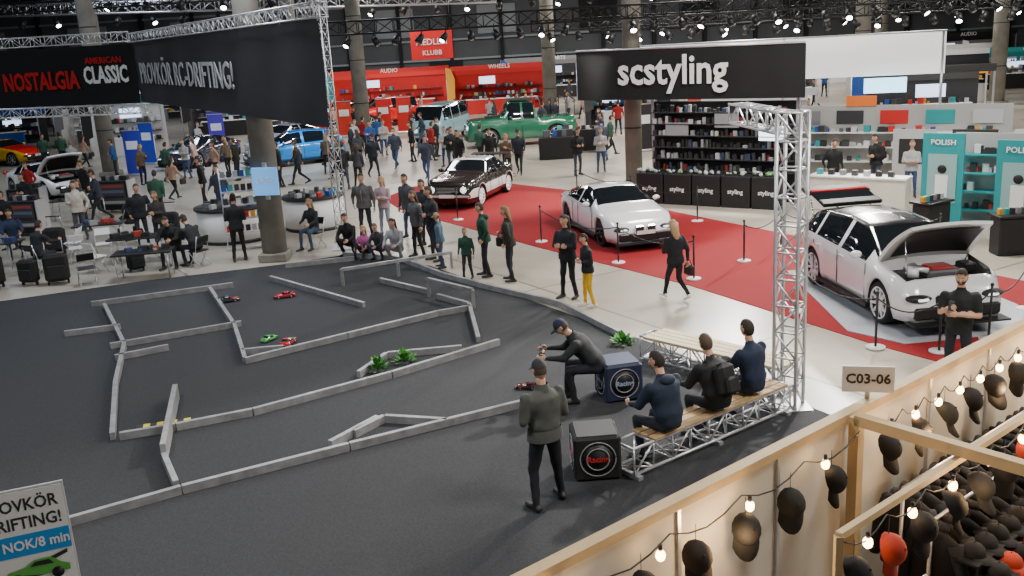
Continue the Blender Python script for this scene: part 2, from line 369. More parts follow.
TP=[dict(h=1.85,shirt=BLK,pants=DK,la='down',ra='pocket',vox=.035),dict(h=1.72,shirt=(.05,.05,.06),pants=BLK,hs='long',la='hold',ra='down',vox=.035),
    dict(h=1.84,shirt=(.05,.06,.09),pants=JEAN,pose='walk',la='swing',ra='fwd',vox=.035,bulk=1.15),dict(h=1.8,shirt=(.35,.012,.012),pants=DK,la='pocket',ra='pocket',vox=.035),
    dict(h=1.78,shirt=(.4,.4,.4),pants=JEAN,la='crossed',ra='crossed',hair=(.2,.12,.06),vox=.035),dict(h=1.88,shirt=(.02,.025,.04),pants=DK,pose='walk',hs='cap',la='fwd',ra='swing',vox=.035,bulk=1.15),
    dict(h=1.78,shirt=(.12,.08,.05),pants=BLK,la='phone',ra='down',vox=.035,hair=(.3,.2,.1),hs='long'),
    dict(h=1.86,shirt=(.012,.012,.014),pants=(.05,.06,.09),la='hold',ra='hold',vox=.035,bulk=1.2,extra=('backpack',)),
    dict(h=1.8,shirt=(.03,.09,.06),pants=DK,pose='walk',la='fwd',ra='swing',vox=.035,bulk=1.15),dict(h=1.7,shirt=(.45,.28,.2),pants=BLK,pose='walk',hs='long',la='swing',ra='fwd',vox=.035,extra=('bag',)),
    dict(h=1.84,shirt=(.02,.09,.28),pants=DK,la='crossed',ra='crossed',vox=.035),dict(h=1.3,shirt=(.6,.38,.04),pants=JEAN,la='down',ra='down',vox=.035,hair=(.35,.25,.12))]
crowd=[(-19.1,52.6,0,180),(-9.3,40.2,0,200),(-8.6,40.6,5,180),(-7.9,43.5,6,90),(-4.9,44,2,250),(-5.6,41.5,5,300),(-4.3,46,0,200),(-6.7,45,1,120),(-3.2,39.8,2,260),(-7.4,47.5,0,20),(-6,49,4,300),(-6.4,38.5,7,80),(-5.9,38.9,1,80),(-7.2,41.8,8,200),(-8.3,46.2,9,10),
 (-2.6,43.5,4,250),(-.6,40.6,0,280),(.1,38.9,6,250),(-3.4,46,3,30),(.6,39.8,5,260),(-2.3,42.3,7,300),(-1.9,40.8,0,240),(4.3,42.5,2,100),(3.9,39.2,4,270),(4.9,49,1,200),(2.9,38.6,7,300),(4.6,45.4,10,200),
 (12.6,29.9,4,250),(13.4,28.3,0,200),(15.8,29,1,260),(15.5,27.0,2,170),(17.5,34,6,200),(18.8,33,0,200),(15.3,21.2,0,200),(15.4,25.9,7,90),(10.4,30.6,0,270),(12.0,31.2,7,200)]
BS=[(11.0,43,-10,5),(17.5,41,-15,5),(23.5,38,-18,5),(28,45,-15,6),(21,50,-8,6),(13.5,53,0,6),(34,54,-15,6),(7.5,57,0,5),(27,61,-8,7),(18,66,0,7),(9,68,0,7),(36,68,-10,8),(0,73,0,7),(-8.5,77,5,9),(-18,67,10,6),(-26,66,12,6),(-35,67,15,7),(-20,84,5,8),(-31,84,5,8),(5,85,0,9),(16,83,0,8),(27,83,0,8),(39,84,0,8),(-22,58,15,4),(22,30,-60,5),(26.5,33,-50,5)]
OB=[(x,y,w*.5+1.9) for x,y,a,w in BS]+[(-10.3,48.2,3),(-15.6,50.3,3),(-12.2,54,3),(1,50.5,4),(-3.4,55.5,3),(-8,66.5,3),(-12.4,70,3),(-19.8,42.3,3),(-28.5,56,3),(-8,56.5,1),(-19.2,47.5,1),(3,60,1),(20.5,56,1),(28.6,56.6,1),(3.6,46.8,2.2),(-7,60,1.5),(-16.9,58,1),(-16,55,1),(-18.7,51.5,1.2),(-17.8,47.0,1),(-5.5,62,2),(0,47,3)]
RC_=random.Random(11)
n_=0
while n_<105:
    y=RC_.uniform(43,84);x=RC_.uniform(-.48*y,.5*y)
    if all(math.hypot(x-a,y-b)>r for a,b,r in OB) and all(math.hypot(x-c[0],y-c[1])>.9 for c in crowd) and not(5<x<18 and y<45): crowd.append((x,y,RC_.choice((0,1,2,3,4,5,6,8,9,10,11,3,4,9)),RC_.uniform(0,360)));n_+=1
for x,y,t,a in crowd: person('visitor',x,y,a,**TP[t])
# ---------------------------------------------------------------- cars
SPEC={
 'sedan':dict(L=4.65,W=.93,top=[(-2.32,.62),(-2.25,.96),(-1.9,1.03),(-1.6,1.08),(-.8,1.34),(-.2,1.4),(.2,1.38),(1.0,1.02),(1.8,.9),(2.15,.76),(2.32,.52)],belt=[(-2.32,.55),(-2.1,.9),(-1.4,.98),(0,.93),(1.0,.92),(1.8,.82),(2.32,.48)],side=(-1.35,.65),ws=(.24,.98),rw=(-1.6,-.9),wx=(1.4,-1.4),wr=.35,pil=(-.32,)),
 'hatch':dict(L=4.3,W=.92,top=[(-2.15,.6),(-2.12,1.02),(-1.95,1.2),(-1.55,1.42),(-.5,1.48),(.25,1.44),(1.05,1.04),(1.75,.93),(2.05,.76),(2.15,.52)],belt=[(-2.15,.55),(-2.05,.95),(-1.5,1.02),(0,.97),(1.05,.93),(1.75,.84),(2.15,.48)],side=(-1.75,.8),ws=(.3,1.02),rw=(-2.02,-1.6),wx=(1.33,-1.3),wr=.35,pil=(-.2,-1.2)),
 'classic':dict(L=4.2,W=.85,top=[(-2.1,.7),(-2.05,.95),(-1.4,1.0),(-1.2,1.02),(-.7,1.34),(.2,1.36),(.7,1.0),(1.9,.93),(2.08,.85),(2.1,.6)],belt=[(-2.1,.65),(-2,.88),(0,.9),(.7,.9),(1.9,.86),(2.1,.6)],side=(-1.1,.5),ws=(.25,.68),rw=(-1.2,-.75),wx=(1.3,-1.25),wr=.32,pil=(-.25,)),
 'suv':dict(L=4.6,W=.93,top=[(-2.3,.7),(-2.25,1.2),(-2.1,1.68),(-.5,1.75),(.3,1.7),(.95,1.2),(1.9,1.12),(2.25,.95),(2.3,.6)],belt=[(-2.3,.6),(-2.2,1.1),(0,1.1),(.95,1.06),(1.9,1.0),(2.3,.6)],side=(-2.0,.7),ws=(.35,.92),rw=(-2.25,-2.1),wx=(1.4,-1.4),wr=.38,pil=(-.2,-1.2)),
 'van':dict(L=4.4,W=.9,top=[(-2.2,.7),(-2.18,1.3),(-2.05,1.92),(-.5,1.98),(1.5,1.93),(2.0,1.2),(2.18,.95),(2.2,.6)],belt=[(-2.2,.6),(-2.1,1.2),(1.9,1.15),(2.2,.6)],side=(-1.9,1.65),ws=(1.52,1.98),rw=(-2.18,-2.05),wx=(1.4,-1.3),wr=.34,pil=(.55,-.6)),
 'pickup':dict(L=4.9,W=.9,top=[(-2.45,.9),(-2.42,1.2),(-.62,1.22),(-.58,1.9),(.45,1.95),(.6,1.9),(.85,1.3),(2.3,1.22),(2.43,1.1),(2.45,.7)],belt=[(-2.45,.85),(-2.4,1.18),(2.3,1.18),(2.45,.7)],side=(-.5,.65),ws=(.62,.84),rw=(-.63,-.57),wx=(1.5,-1.5),wr=.42,pil=(0.02,)),
 'sports':dict(L=4.4,W=.93,top=[(-2.2,.6),(-2.15,.88),(-1.6,.95),(-.6,1.22),(0,1.25),(.7,.92),(1.6,.8),(2.1,.6),(2.2,.42)],belt=[(-2.2,.55),(-1.6,.86),(.7,.82),(1.6,.74),(2.2,.4)],side=(-1.0,.5),ws=(.08,.66),rw=(-1.5,-.7),wx=(1.35,-1.3),wr=.33,pil=(-.55,)),
}
def car(name,x,y,head,kind,col,sc=1.07,z=0.,rim=None,hood_open=False,hatch_open=False,roof=None,hoodcol=None,face='modern',wing=False,side2=None,lights=True,bumper=None,kidney=False,roll=True):
    S=SPEC[kind];L,W=S['L'],S['W'];mb=MB();pm=paint(col);um=BLACK
    N=110;xs=np.linspace(-L/2,L/2,N);r=S['wr'];Ra=r+.055
    top=np.interp(xs,*zip(*S['top']));belt=np.interp(xs,*zip(*S['belt']))
    def smo(a):
        b=a.copy();b[1:-1]=(a[:-2]+2*a[1:-1]+a[2:])/4;return b
    for _ in range(4): top=smo(top);belt=smo(belt)
    belt=np.minimum(belt,top-.035)
    w=W*(1-.2*np.clip((abs(xs)-.7*L/2)/(.3*L/2),0,1)**2.2)
    rows=[];base=.2 if kind not in('suv','pickup','van') else .32
    for i,X in enumerate(xs):
        zb=base
        flare=0.
        for wx in S['wx']:
            dx=abs(X-wx)
            if dx<Ra: zb=max(zb,r+math.sqrt(Ra*Ra-dx*dx))
            if dx<Ra+.12: flare=.022*(1-max(0,dx-Ra)/.12)
        d=top[i]-belt[i];wr_=w[i]*(.9-.5*min(d,.6)) if kind!='van' else w[i]*(.92-.15*min(d,.8))
        if kind in('suv','pickup'): wr_=w[i]*(.93-.28*min(d,.7))
        z2=max(base+.16,zb+.015);z3=max(.6*belt[i]+.12,zb+.05);zB=max(belt[i],zb+.07)
        ww=w[i]+flare
        ho=hood_open and S['ws'][1]+.06<X<L/2-.28
        zt=max(top[i],zB+.02)
        half=[(0,base),(ww*.93,zb),(ww*.985,z2),(ww,z3),(w[i]*.955,zB),(wr_,zt-.03),(wr_*.82,zt-.006),(0,zt+.012)]
        if ho: half[6]=(wr_*.9,zt-.22);half[7]=(0,zt-.22)
        ring=[(X,a,b) for a,b in half]+[(X,-a,b) for a,b in half[-2:0:-1]]
        rows.append(ring)
    n=len(rows[0]);vs=[p for q in rows for p in q];fs=[];ms=[]
    ip,ig,iu=mb.idx(pm),mb.idx(GLASS),mb.idx(um)
    ir=mb.idx(paint(roof)) if roof else ip
    ih=mb.idx(paint(hoodcol)) if hoodcol else ip
    is2=mb.idx(paint(side2)) if side2 else ip
    for a in range(N-1):
        X=(xs[a]+xs[a+1])/2;d=(top[a]-belt[a]+top[a+1]-belt[a+1])/2
        for j in range(n):
            fs.append((a*n+j,a*n+(j+1)%n,(a+1)*n+(j+1)%n,(a+1)*n+j))
            q=j if j<7 else n-1-j
            m=ip
            if q==0: m=iu
            elif q==4 and S['side'][0]<X<S['side'][1] and d>.1 and all(abs(X-p)>.045 for p in S['pil']): m=ig
            elif q in(5,6):
                if S['ws'][0]<X<S['ws'][1] or S['rw'][0]<X<S['rw'][1]: m=ig
                elif S['rw'][1]<=X<=S['ws'][0]: m=ir
                elif X>S['ws'][1]: m=ih
                if hood_open and S['ws'][1]+.06<X<L/2-.28: m=iu
            elif q==2 and side2: m=is2
            ms.append(m)
    fs+=[tuple(range(n-1,-1,-1)),tuple(range((N-1)*n,N*n))];ms+=[ip,ip]
    mb.add(vs,fs,ms,True)
    rm=rim or mat('alloy_rim',(.5,.5,.52),.3,.8)
    for wx in S['wx']:
        for s in(-1,1):
            yo=s*(W-.02);yi=s*(W-.25)
            prof=[(yi,r*.6),(yi,r*.95),(yi+s*.03,r),(yo-s*.03,r),(yo,r*.94),(yo,r*.78),(yo-s*.03,r*.74),(yo-s*.05,r*.7)]
            rings=[[(wx+rr*math.cos(t),yy,r+rr*math.sin(t)) for t in [2*math.pi*q/28 for q in range(28)]] for yy,rr in prof]
            mb.loft(rings,TIRE,True,True)
            mb.tube([(wx+r*.75*math.cos(t),yo-s*.01,r+r*.75*math.sin(t)) for t in [2*math.pi*q/24 for q in range(25)]],.018,rm,5)
            for q in range(10 if rim else 7):
                t=2*math.pi*q/(10 if rim else 7)+.2
                mb.tube([(wx,yo-s*.035,r),(wx+r*.74*math.cos(t),yo-s*.015,r+r*.74*math.sin(t))],[.035,.022],rm,5)
            mb.cyl((wx,yo-s*.05,r),(wx,yo-s*.0,r),.06,rm,10)
    zh=np.interp(L/2-.12,xs,belt)
    HL=mat('headlight_lens',(.85,.9,.95),.1,emit=1.5,coat=1) if lights else flat((.4,.4,.42),.2)
    TL=mat('tail_lens',(.5,.01,.01),.15,coat=1)
    wf=float(np.interp(L/2-.06,xs,w));xe=L/2
    if face=='modern':
        for s in(-1,1):
            mb.ell((xe-.1,s*wf*.78,zh+.0),(.14,.22,.07),BLACK,12,8);mb.ell((xe-.07,s*wf*.76,zh+.0),(.12,.16,.045),HL,12,8)
            mb.box((xe-.0,s*wf*.7,.36),(.1,.36,.2),BLACK,ch=.03)
            mb.ell((-xe+.1,s*W*.7,.82),(.12,.19,.07),TL,10,6)
            if kidney: mb.box((xe+.01,s*.16,zh-.02),(.09,.26,.24),CHROME,ch=.03);mb.box((xe+.03,s*.16,zh-.02),(.07,.22,.2),BLACK,ch=.02)
        if not kidney: mb.box((xe+.0,0,zh-.03),(.08,wf*.95,.17),BLACK,ch=.025)
        mb.box((xe-.0,0,.35),(.11,wf*1.05,.22),BLACK,ch=.03)
        mb.box((xe+.04,0,.205),(.3,W*1.75,.03),BLACK)
        mb.box((xe+.06,0,.47),(.015,.5,.1),WHITE)
        for s in(-1,1): mb.box((0,s*(W*.99),.22),(L*.46,.09,.06),BLACK)
    else:
        for s in(-1,1):
            mb.cyl((xe-.05,s*wf*.75,zh-.12),(xe+.03,s*wf*.75,zh-.12),.1,HL,14)
            mb.tube([(xe+.02,s*wf*.75+.105*math.cos(t),zh-.12+.105*math.sin(t)) for t in [2*math.pi*q/16 for q in range(17)]],.014,CHROME,5)
            mb.box((-xe+.0,s*W*.7,.75),(.05,.2,.16),TL)
        mb.box((xe+.01,0,zh-.12),(.05,wf*1.05,.2),BLACK,ch=.02)
        for q in range(4): mb.box((xe+.035,0,zh-.19+.045*q),(.02,wf*1.0,.012),CHROME)
        for e in(1,-1):
            mb.box((e*(xe+.06),0,.45),(.1,W*1.85,.12),bumper or CHROME,ch=.03)
        mb.box((xe+.12,0,.45),(.015,.5,.1),WHITE)
    mb.box((-xe-.03,0,.55),(.015,.5,.1),WHITE)
    xm=S['ws'][1]-.32;zm=float(np.interp(xm,xs,belt))
    for s in(-1,1):
        mb.ell((xm,s*(W+.09),zm+.1),(.07,.11,.07),pm,10,6);mb.cyl((xm,s*W*.9,zm+.03),(xm,s*(W+.05),zm+.08),.02,BLACK,6)
        for X in [S['ws'][1]-.15]+list(S['pil'][:1])+[S['side'][0]+.55]:
            mb.box((X,s*(W+.001),.62),(.014,.01,.6),BLACK)
        for X in [S['pil'][0]+.13,S['side'][0]+.68]:
            mb.box((X,s*(W-.012),zm-.1),(.17,.04,.03),pm)
    if hood_open:
        hx=S['ws'][1]+.05;hz=float(np.interp(hx,xs,top))
        eng=mat('engine_metal',(.2,.2,.22),.4,.6)
        mb.box((hx+.45,0,hz-.17),(.5,.6,.12),eng,ch=.03);mb.box((hx+.45,0,hz-.1),(.35,.4,.05),paint((.4,.02,.02)),ch=.02)
        mb.box((hx+.35,.55,hz-.16),(.3,.22,.14),BLACK,ch=.02);mb.cyl((hx+.6,-.5,hz-.2),(hx+.6,-.5,hz-.06),.09,WHITE,12)
        mb.tube([(hx+.25,-.3,hz-.1),(hx+.45,-.55,hz-.08),(hx+.7,-.3,hz-.09)],.05,ALU,8)
        a=rad(40);Hl=1.05;rows=[]
        for q in range(9):
            u=q/8;X=hx+math.cos(a)*Hl*u;Z=hz+.03+math.sin(a)*Hl*u+.06*math.sin(math.pi*u);hw=W*(.88-.14*u*u)
            rows.append([(X,hw*v,Z-.04*v*v*(1)) for v in np.linspace(-1,1,11)])
        mb.loft(rows,pm,True,False,False)
        under=[[(p[0]+.03,p[1]*.97,p[2]-.045) for p in rr] for rr in rows]
        inn_=[[(p[0]+.045,p[1]*.82,p[2]-.06) for p in rr] for rr in rows[1:-1]]
        mb.loft(under,pm,True,False,False);mb.loft(inn_,BLACK,True,False,False)
        mb.loft([rows[-1],under[-1]],pm,False,False,False)
        for s in(0,-1):
            mb.loft([[rr[s] for rr in rows],[rr[s] for rr in under]],pm,False,False,False)
        mb.cyl((hx+.75,-.7,hz-.1),(hx+.6,-.66,hz+.42),.01,CHROME,5)
    if hatch_open:
        hx=-1.55;hz=1.45
        Mh=Matrix.Translation((hx,0,hz))@Matrix.Rotation(rad(14),4,'Y')
        mb.box((-.35,0,0),(.72,W*1.3,.05),GLASS,M=Mh,ch=.02);mb.box((-.8,0,-.02),(.34,W*1.45,.08),BLACK,M=Mh,ch=.03)
        mb.box((-.66,0,.03),(.07,W*1.25,.03),TL,M=Mh);mb.box((-.1,0,.04),(.22,W*1.3,.04),BLACK,M=Mh,ch=.015)
        for s in(-1,1): mb.cyl((-1.9,s*.6,1.0),(-2.1,s*.6,1.5),.012,CHROME,5)
    if wing:
        for s in(-1,1): mb.box((-xe+.25,s*.5,1.1),(.12,.03,.28),BLACK)
        mb.box((-xe+.22,0,1.25),(.3,W*1.6,.03),BLACK,rot=(0,.1,0))
    if kind=='pickup':
        for X in np.linspace(-.8,-2.35,5):
            mb.tube([(X,-W*.9,1.2),(X,-W*.88,1.85),(X,-.5,1.98),(X,.5,1.98),(X,W*.88,1.85),(X,W*.9,1.2)],.02,BLACK,5)
        mb.cyl((1.2,0,1.25),(1.2,0,1.34),.38,TIRE,18);mb.box((.0,0,2.0),(1.0,1.3,.04),BLACK)
    o=mb.obj(name,(x,y,z),rad(head),sc);return o
WP=(.8,.8,.82)
car('white_sedan',3.0,27.2,-76,'sedan',WP,sc=1.02,kidney=True,z=.013,rim=mat('dark_rim',(.05,.05,.055),.35,.8))
car('white_hatchback',7.75,19.15,-84,'hatch',WP,sc=1.14,hood_open=True,hatch_open=True,roof=(.02,.02,.024),rim=WHITE,z=.03)
car('race_car',-1.2,34.6,-110,'classic',(.015,.013,.012),sc=1.08,hoodcol=(.03,.02,.018),roof=(.75,.75,.75),side2=(.7,.7,.7),face='old',wing=True,z=.013,rim=WHITE)
car('blue_hatchback',-10.3,48.2,205,'hatch',(.005,.22,.6),sc=1.1)
car('black_sedan',-15.6,50.3,250,'sedan',(.02,.02,.03),sc=1.05)
car('silver_sedan',-12.0,54.2,240,'sedan',(.4,.42,.55),sc=1.05)
car('green_pickup',.9,50.8,188,'pickup',(.02,.13,.07),sc=1.16,face='old',bumper=BLACK)
car('blue_van',-3.4,55.5,250,'van',(.25,.45,.52),sc=1.05,face='old')
car('red_suv',-8.0,66.5,215,'suv',(.6,.01,.008),sc=1.08)
car('red_hatchback',-12.4,70,200,'hatch',(.55,.01,.01),sc=1.05)
car('white_sports_car',-19.8,42.3,-40,'sports',WP,sc=1.12,hood_open=True)
car('yellow_sports_car',-28.5,56,-20,'sports',(.8,.45,.01),sc=1.1,hoodcol=(.7,.02,.01))
def rc(x,y,a,c,h2=None,s=.11):
    car('rc_car',x,y,a,'sports',c,sc=s,z=.016,wing=True,hoodcol=h2,lights=False)
rc(-6.65,22.0,20,(.05,.05,.06),(.5,.02,.02));rc(-5.35,22.1,200,(.6,.03,.05));rc(-4.5,18.4,80,(.6,.03,.05),(.1,.5,.1));rc(.15,15.2,170,(.12,.02,.02),s=.08);rc(-4.95,18.75,60,(.1,.6,.15),s=.09)
# ---------------------------------------------------------------- floor & room
def floor_mat():
    m=bpy.data.materials.new('concrete_floor');m.use_nodes=True;nt=m.node_tree;b=nt.nodes['Principled BSDF'];N=nt.nodes.new;Lk=nt.links.new
    tc=N('ShaderNodeTexCoord');n1=N('ShaderNodeTexNoise');n1.inputs['Scale'].default_value=.35;n1.inputs['Detail'].default_value=8
    br=N('ShaderNodeTexBrick');br.offset=0;br.inputs['Scale'].default_value=1;br.inputs['Brick Width'].default_value=6;br.inputs['Row Height'].default_value=6;br.inputs['Mortar Size'].default_value=.035
    br.inputs['Color1'].default_value=(1,1,1,1);br.inputs['Color2'].default_value=(.92,.92,.92,1);br.inputs['Mortar'].default_value=(.45,.45,.45,1)
    mp=N('ShaderNodeMapping');mp.inputs['Rotation'].default_value=(0,0,rad(-32))
    Lk(tc.outputs['Object'],mp.inputs['Vector']);Lk(mp.outputs['Vector'],br.inputs['Vector']);Lk(tc.outputs['Object'],n1.inputs['Vector'])
    r=N('ShaderNodeValToRGB');r.color_ramp.elements[0].position=.3;r.color_ramp.elements[0].color=(.31,.275,.225,1);r.color_ramp.elements[1].position=.7;r.color_ramp.elements[1].color=(.5,.45,.37,1)
    Lk(n1.outputs['Fac'],r.inputs['Fac']);mx=N('ShaderNodeMixRGB');mx.blend_type='MULTIPLY';mx.inputs['Fac'].default_value=1
    Lk(r.outputs['Color'],mx.inputs['Color1']);Lk(br.outputs['Color'],mx.inputs['Color2']);Lk(mx.outputs['Color'],b.inputs['Base Color'])
    b.inputs['Roughness'].default_value=.33;return m
fm=floor_mat()
mb=MB();mb.box((0,42,-.1),(130,106,.2),fm);mb.obj('floor')
cm=mat('grey_carpet',(.03,.032,.037),.95,noise=.45,ns=45,bump=.3)
mb=MB();mb.prism([(-14.5,22.6),(-9.7,24.6),(-6.0,25.7),(-4.6,26.4),(-2.1,24.5),(.2,20.9),(2.6,17.1),(4.7,13.2),(4.6,9.8),(2.5,7.9),(-.8,5.2),(-14,4)],0,.015,cm);mb.obj('track_carpet')
rcm=mat('red_carpet',(.3,.0015,.006),.95,noise=.3,ns=60,bump=.2)
mb=MB();mb.prism([(-4.6,35.8),(-3.7,38.3),(0,37.8),(2.2,35.3),(6.4,27.8),(11.2,19.4),(9.7,17.3),(7.1,15.3),(6.4,16.4),(4.0,21.1),(.8,25.9),(-3.7,33.2)],0,.012,rcm);mb.obj('red_carpet')
mb=MB();mb.prism([(6.2,17.2),(6.9,16.3),(9.6,16.6),(9.9,18.2),(9.4,22.0),(6.4,21.8)],.012,.03,mat('white_display_mat',(.45,.47,.52),.2));mb.obj('display_mat')
wm=mat('hall_wall_paint',(.13,.14,.155),.8,noise=.15,ns=.5)
wl=mat('hall_wall_light',(.36,.4,.44),.7);wd=mat('hall_wall_dark',(.018,.02,.024),.8)
mb=MB();mb.box((0,95,7),(130,.4,14),wm)
for i in range(27):
    x=-62+i*4.8;mb.box((x,94.6,7),(.35,.5,14),wd)
for z in(3.4,5.2,8.6,10.5): mb.box((0,94.6,z),(130,.3,.18),wl)
for i in range(13):
    x=-60+i*9.6;mb.box((x+2.4,94.7,6.9),(3.6,.2,2.6),wl if x<4 else wd);mb.box((x+7,94.7,1.8),(3.2,.2,3.4),wd)
mb.obj('wall_back')
for s,nm in((-1,'wall_left'),(1,'wall_right')):
    mb=MB();mb.box((s*65,42,7),(.4,106,14),wm)
    for i in range(16): mb.box((s*64.7,-6+i*6.4,7),(.3,.4,14),wd)
    mb.obj(nm)
cd=mat('ceiling_dark',(.03,.032,.036),.9)
mb=MB();mb.box((0,42,14.1),(130,106,.2),cd)
for i in range(12): mb.box((0,2+i*8,13.6),(130,.3,.8),wd)
mb.obj('ceiling')
conc=mat('concrete_column',(.25,.235,.2),.85,noise=.3,ns=1.6,bump=.2)
def column(x,y,r=.36):
    mb=MB();mb.cyl((0,0,0),(0,0,14),r,conc,28);mb.box((0,0,.12),(r*2.3,r*2.3,.24),conc,ch=.03)
    for z in(2.2,4.6,7): mb.cyl((0,0,z),(0,0,z+.05),r+.008,wd,28)
    mb.obj('concrete_column',(x,y,0))
for x,y,r in((-6.5,26.35,.34),(4.6,34.5,.3),(-8,56.5,.42),(-19.2,47.5,.38),(20.5,56,.42),(28.6,56.6,.42),(3,60,.4),(-16,78,.5),(30,78,.5),(11,80,.5),(-30,75,.5)): column(x,y,r)
# ---------------------------------------------------------------- RC track boards
bm_=mat('silver_track_board',(.4,.4,.41),.42,.35,noise=.3,ns=5)
mb=MB()
def board(pts,h=.12,w=.08,z=.015):
    for a,b in zip(pts[:-1],pts[1:]):
        M,L=frameM(a,b);n=max(1,round(L/2.4))
        for i in range(n):
            mb.box((L*(i+.5)/n,z+h/2,0),(L/n-.02,h,w),bm_,M=M)
board([(-10,22.3),(-6.9,23.4)]);board([(-9.6,19.9),(-8.5,20.2)]);board([(-9.6,22.1),(-7.9,18.8),(-7.2,16.5),(-6.3,14.0)])
board([(-8.2,18.8),(-5.8,19.9)]);board([(-7.4,23.1),(-5.9,19.7),(-5.1,17.4)]);board([(-5.3,17.9),(-4.5,18.0)]);board([(-5.1,17.35),(-1.6,19.8),(-.9,20.1)])
board([(-6.2,14.0),(-5.4,14.25),(-4.3,14.7),(-2.2,16.1),(-.3,17.6)]);board([(-5.9,11.2),(-4.6,12.0),(-2.5,13.1),(.1,14.4)])
board([(-5.85,15.7),(-5.2,13.1)],h=.26);board([(-5.2,13.1),(-4.7,12.1)],h=.14);board([(-2.8,16.2),(-2.4,17.2),(-1.0,17.35)])
board([(-4.6,26.2),(-2.9,25.2),(-1.7,23.2),(-.5,21.7),(1.0,20.0),(2.2,17.2)]);board([(-6.1,23.9),(-3.3,20.8)]);board([(-3.2,23.0),(-1.9,21.6)])
board([(-1.7,21.2),(-.95,20.3),(-.7,17.8)]);board([(-2.5,13.55),(-2.1,14.1),(-1.1,13.8)]);board([(-2.8,13.2),(-2.2,14.1)]);board([(-7.8,18.0),(-6.9,18.5)])
board([(-4.1,22.9),(-1.5,24.1)],h=.07,z=.38);board([(-6.0,25.2),(-4.2,25.6)])
for x,y in((-4.1,22.9),(-2.8,23.5),(-1.5,24.1)): mb.box((x,y,.22),(.07,.07,.42),bm_)
board([(-1.9,21.4),(-.85,20.2)],h=.07,z=.4)
for x,y in((-1.9,21.4),(-.85,20.2)): mb.box((x,y,.22),(.07,.07,.42),bm_)
mb.obj('track_barrier')
mb=MB();M,L=frameM((-6.1,14.45),(-5.3,14.65))
for i in range(8): mb.box((L*(i+.5)/8,.025,.0),(L/8,.015,.14),mat('hazard_yellow',(.75,.6,.03),.6) if i%2 else BLACK,M=M)
mb.obj('hazard_ramp')
def bush(x,y,r=.22,nm='artificial_bush'):
    mb=MB();g=[mat('leaf_green',(.1,.38,.04),.7),mat('leaf_dark',(.03,.14,.03),.7)]
    for i in range(110):
        a=random.uniform(0,6.28);e=random.uniform(.1,1.5);d=Vector((math.cos(a)*math.cos(e),math.sin(a)*math.cos(e),math.sin(e)));c=d*r*random.uniform(.5,1)
        s=d.cross(Vector((0,0,1))).normalized()*.035;t=d*.07
        mb.add([c-t*.5,c+s,c+t,c-s],[(0,1,2,3)],g[i%2])
    mb.cyl((0,0,0),(0,0,r*.6),.02,g[1],6)
    mb.obj(nm,(x,y,.016))
for x,y in((-2.5,16.55),(-2.05,16.9),(2.0,17.2)): bush(x,y)
# ---------------------------------------------------------------- trusses and banners
TB=mat('black_truss',(.015,.015,.017),.5,.5)
mb=MB();truss(mb,(4.12,13.85,0),(4.12,13.85,4.45),.34,ALU,.028,.42,6)
truss(mb,(4.1,14.0,4.28),(3.85,16.0,4.28),.3,ALU,.022,.4)
mb.box((4.12,13.85,.01),(.6,.6,.03),ALU);mb.obj('truss_tower')
mb=MB();truss(mb,(-4.75,27.3,0),(-4.75,27.3,7.2),.24,ALU,.016,.36,4);mb.box((-4.75,27.3,.02),(.6,.6,.03),ALU);mb.obj('truss_tower')
def T(name,a,b,w,m,r=.03,st=None):
    mb=MB();truss(mb,a,b,w,m,r,st);mb.obj(name)
T('lighting_truss',(-5.8,33.4,6.15),(24,33.4,6.15),.42,TB,.035,.6)
T('lighting_truss',(4,43.4,5.75),(36,43.4,5.75),.45,TB,.04,.8)
T('lighting_truss',(2,58.6,5.9),(48,58.6,5.9),.6,TB,.05,1.)
T('lighting_truss',(-8,58.6,7.9),(42,58.6,7.9),.7,TB,.05,1.)
T('lighting_truss',(-3.6,20.8,6.42),(-13.4,36.9,6.28),.3,ALU,.02,.5)
T('lighting_truss',(-32,42.7,6.42),(-13.6,36.9,6.35),.34,ALU,.024,.5)
T('lighting_truss',(-32,42.9,3.72),(-13.2,37.0,3.72),.34,ALU,.024,.5)
T('lighting_truss',(-18,46,8.3),(-4,33,7.4),.4,ALU,.03,.6)
T('lighting_truss',(-40,62,8.9),(0,56,7.6),.6,ALU,.05,.9)
T('lighting_truss',(-45,52,8.2),(-12,58,8.6),.5,TB,.05,.9)
T('lighting_truss',(-20,75,9.5),(20,75,8.6),.7,TB,.06,1.2)
bk=mat('banner_fabric_black',(.008,.008,.009),.85,noise=.2,ns=1.5);wt=mat('banner_print_white',(.85,.85,.85),.7);rdp=mat('banner_print_red',(.55,.008,.008),.7)
gt=mat('banner_print_grey',(.42,.42,.44),.7)
dg_=mat('banner_fabric_grey',(.02,.02,.024),.85,noise=.25,ns=.8)
def wavy(mb,L,z0,z1,m,M,amp=.03,n=40):
    rows=[]
    for q in range(7):
        u=q/6;rows.append([(L*i/n,z0+(z1-z0)*u,amp*math.sin(i*.9)*math.sin(math.pi*min(1,u*.8+.1))) for i in range(n+1)])
    mb.loft(rows,m,True,False,False,M)
mb=MB();M,L=frameM((-13.3,36.7),(-3.7,20.9));wavy(mb,L,4.0,6.25,dg_,M,.04)
mb.text('PROVKÖR RC-DRIFTING!',1.02,gt,M@Matrix.Translation((.9,4.7,.08)),.01,fit=11.3,bold=.006)
for i in range(9): mb.cyl((L*i/8,6.2,0),(L*i/8,6.4,0),.015,ALU,5,M=M)
mb.obj('hanging_banner')
mb=MB();M,L=frameM((-31.8,42.5),(-13.35,36.75));wavy(mb,L,3.95,6.1,bk,M,.05)
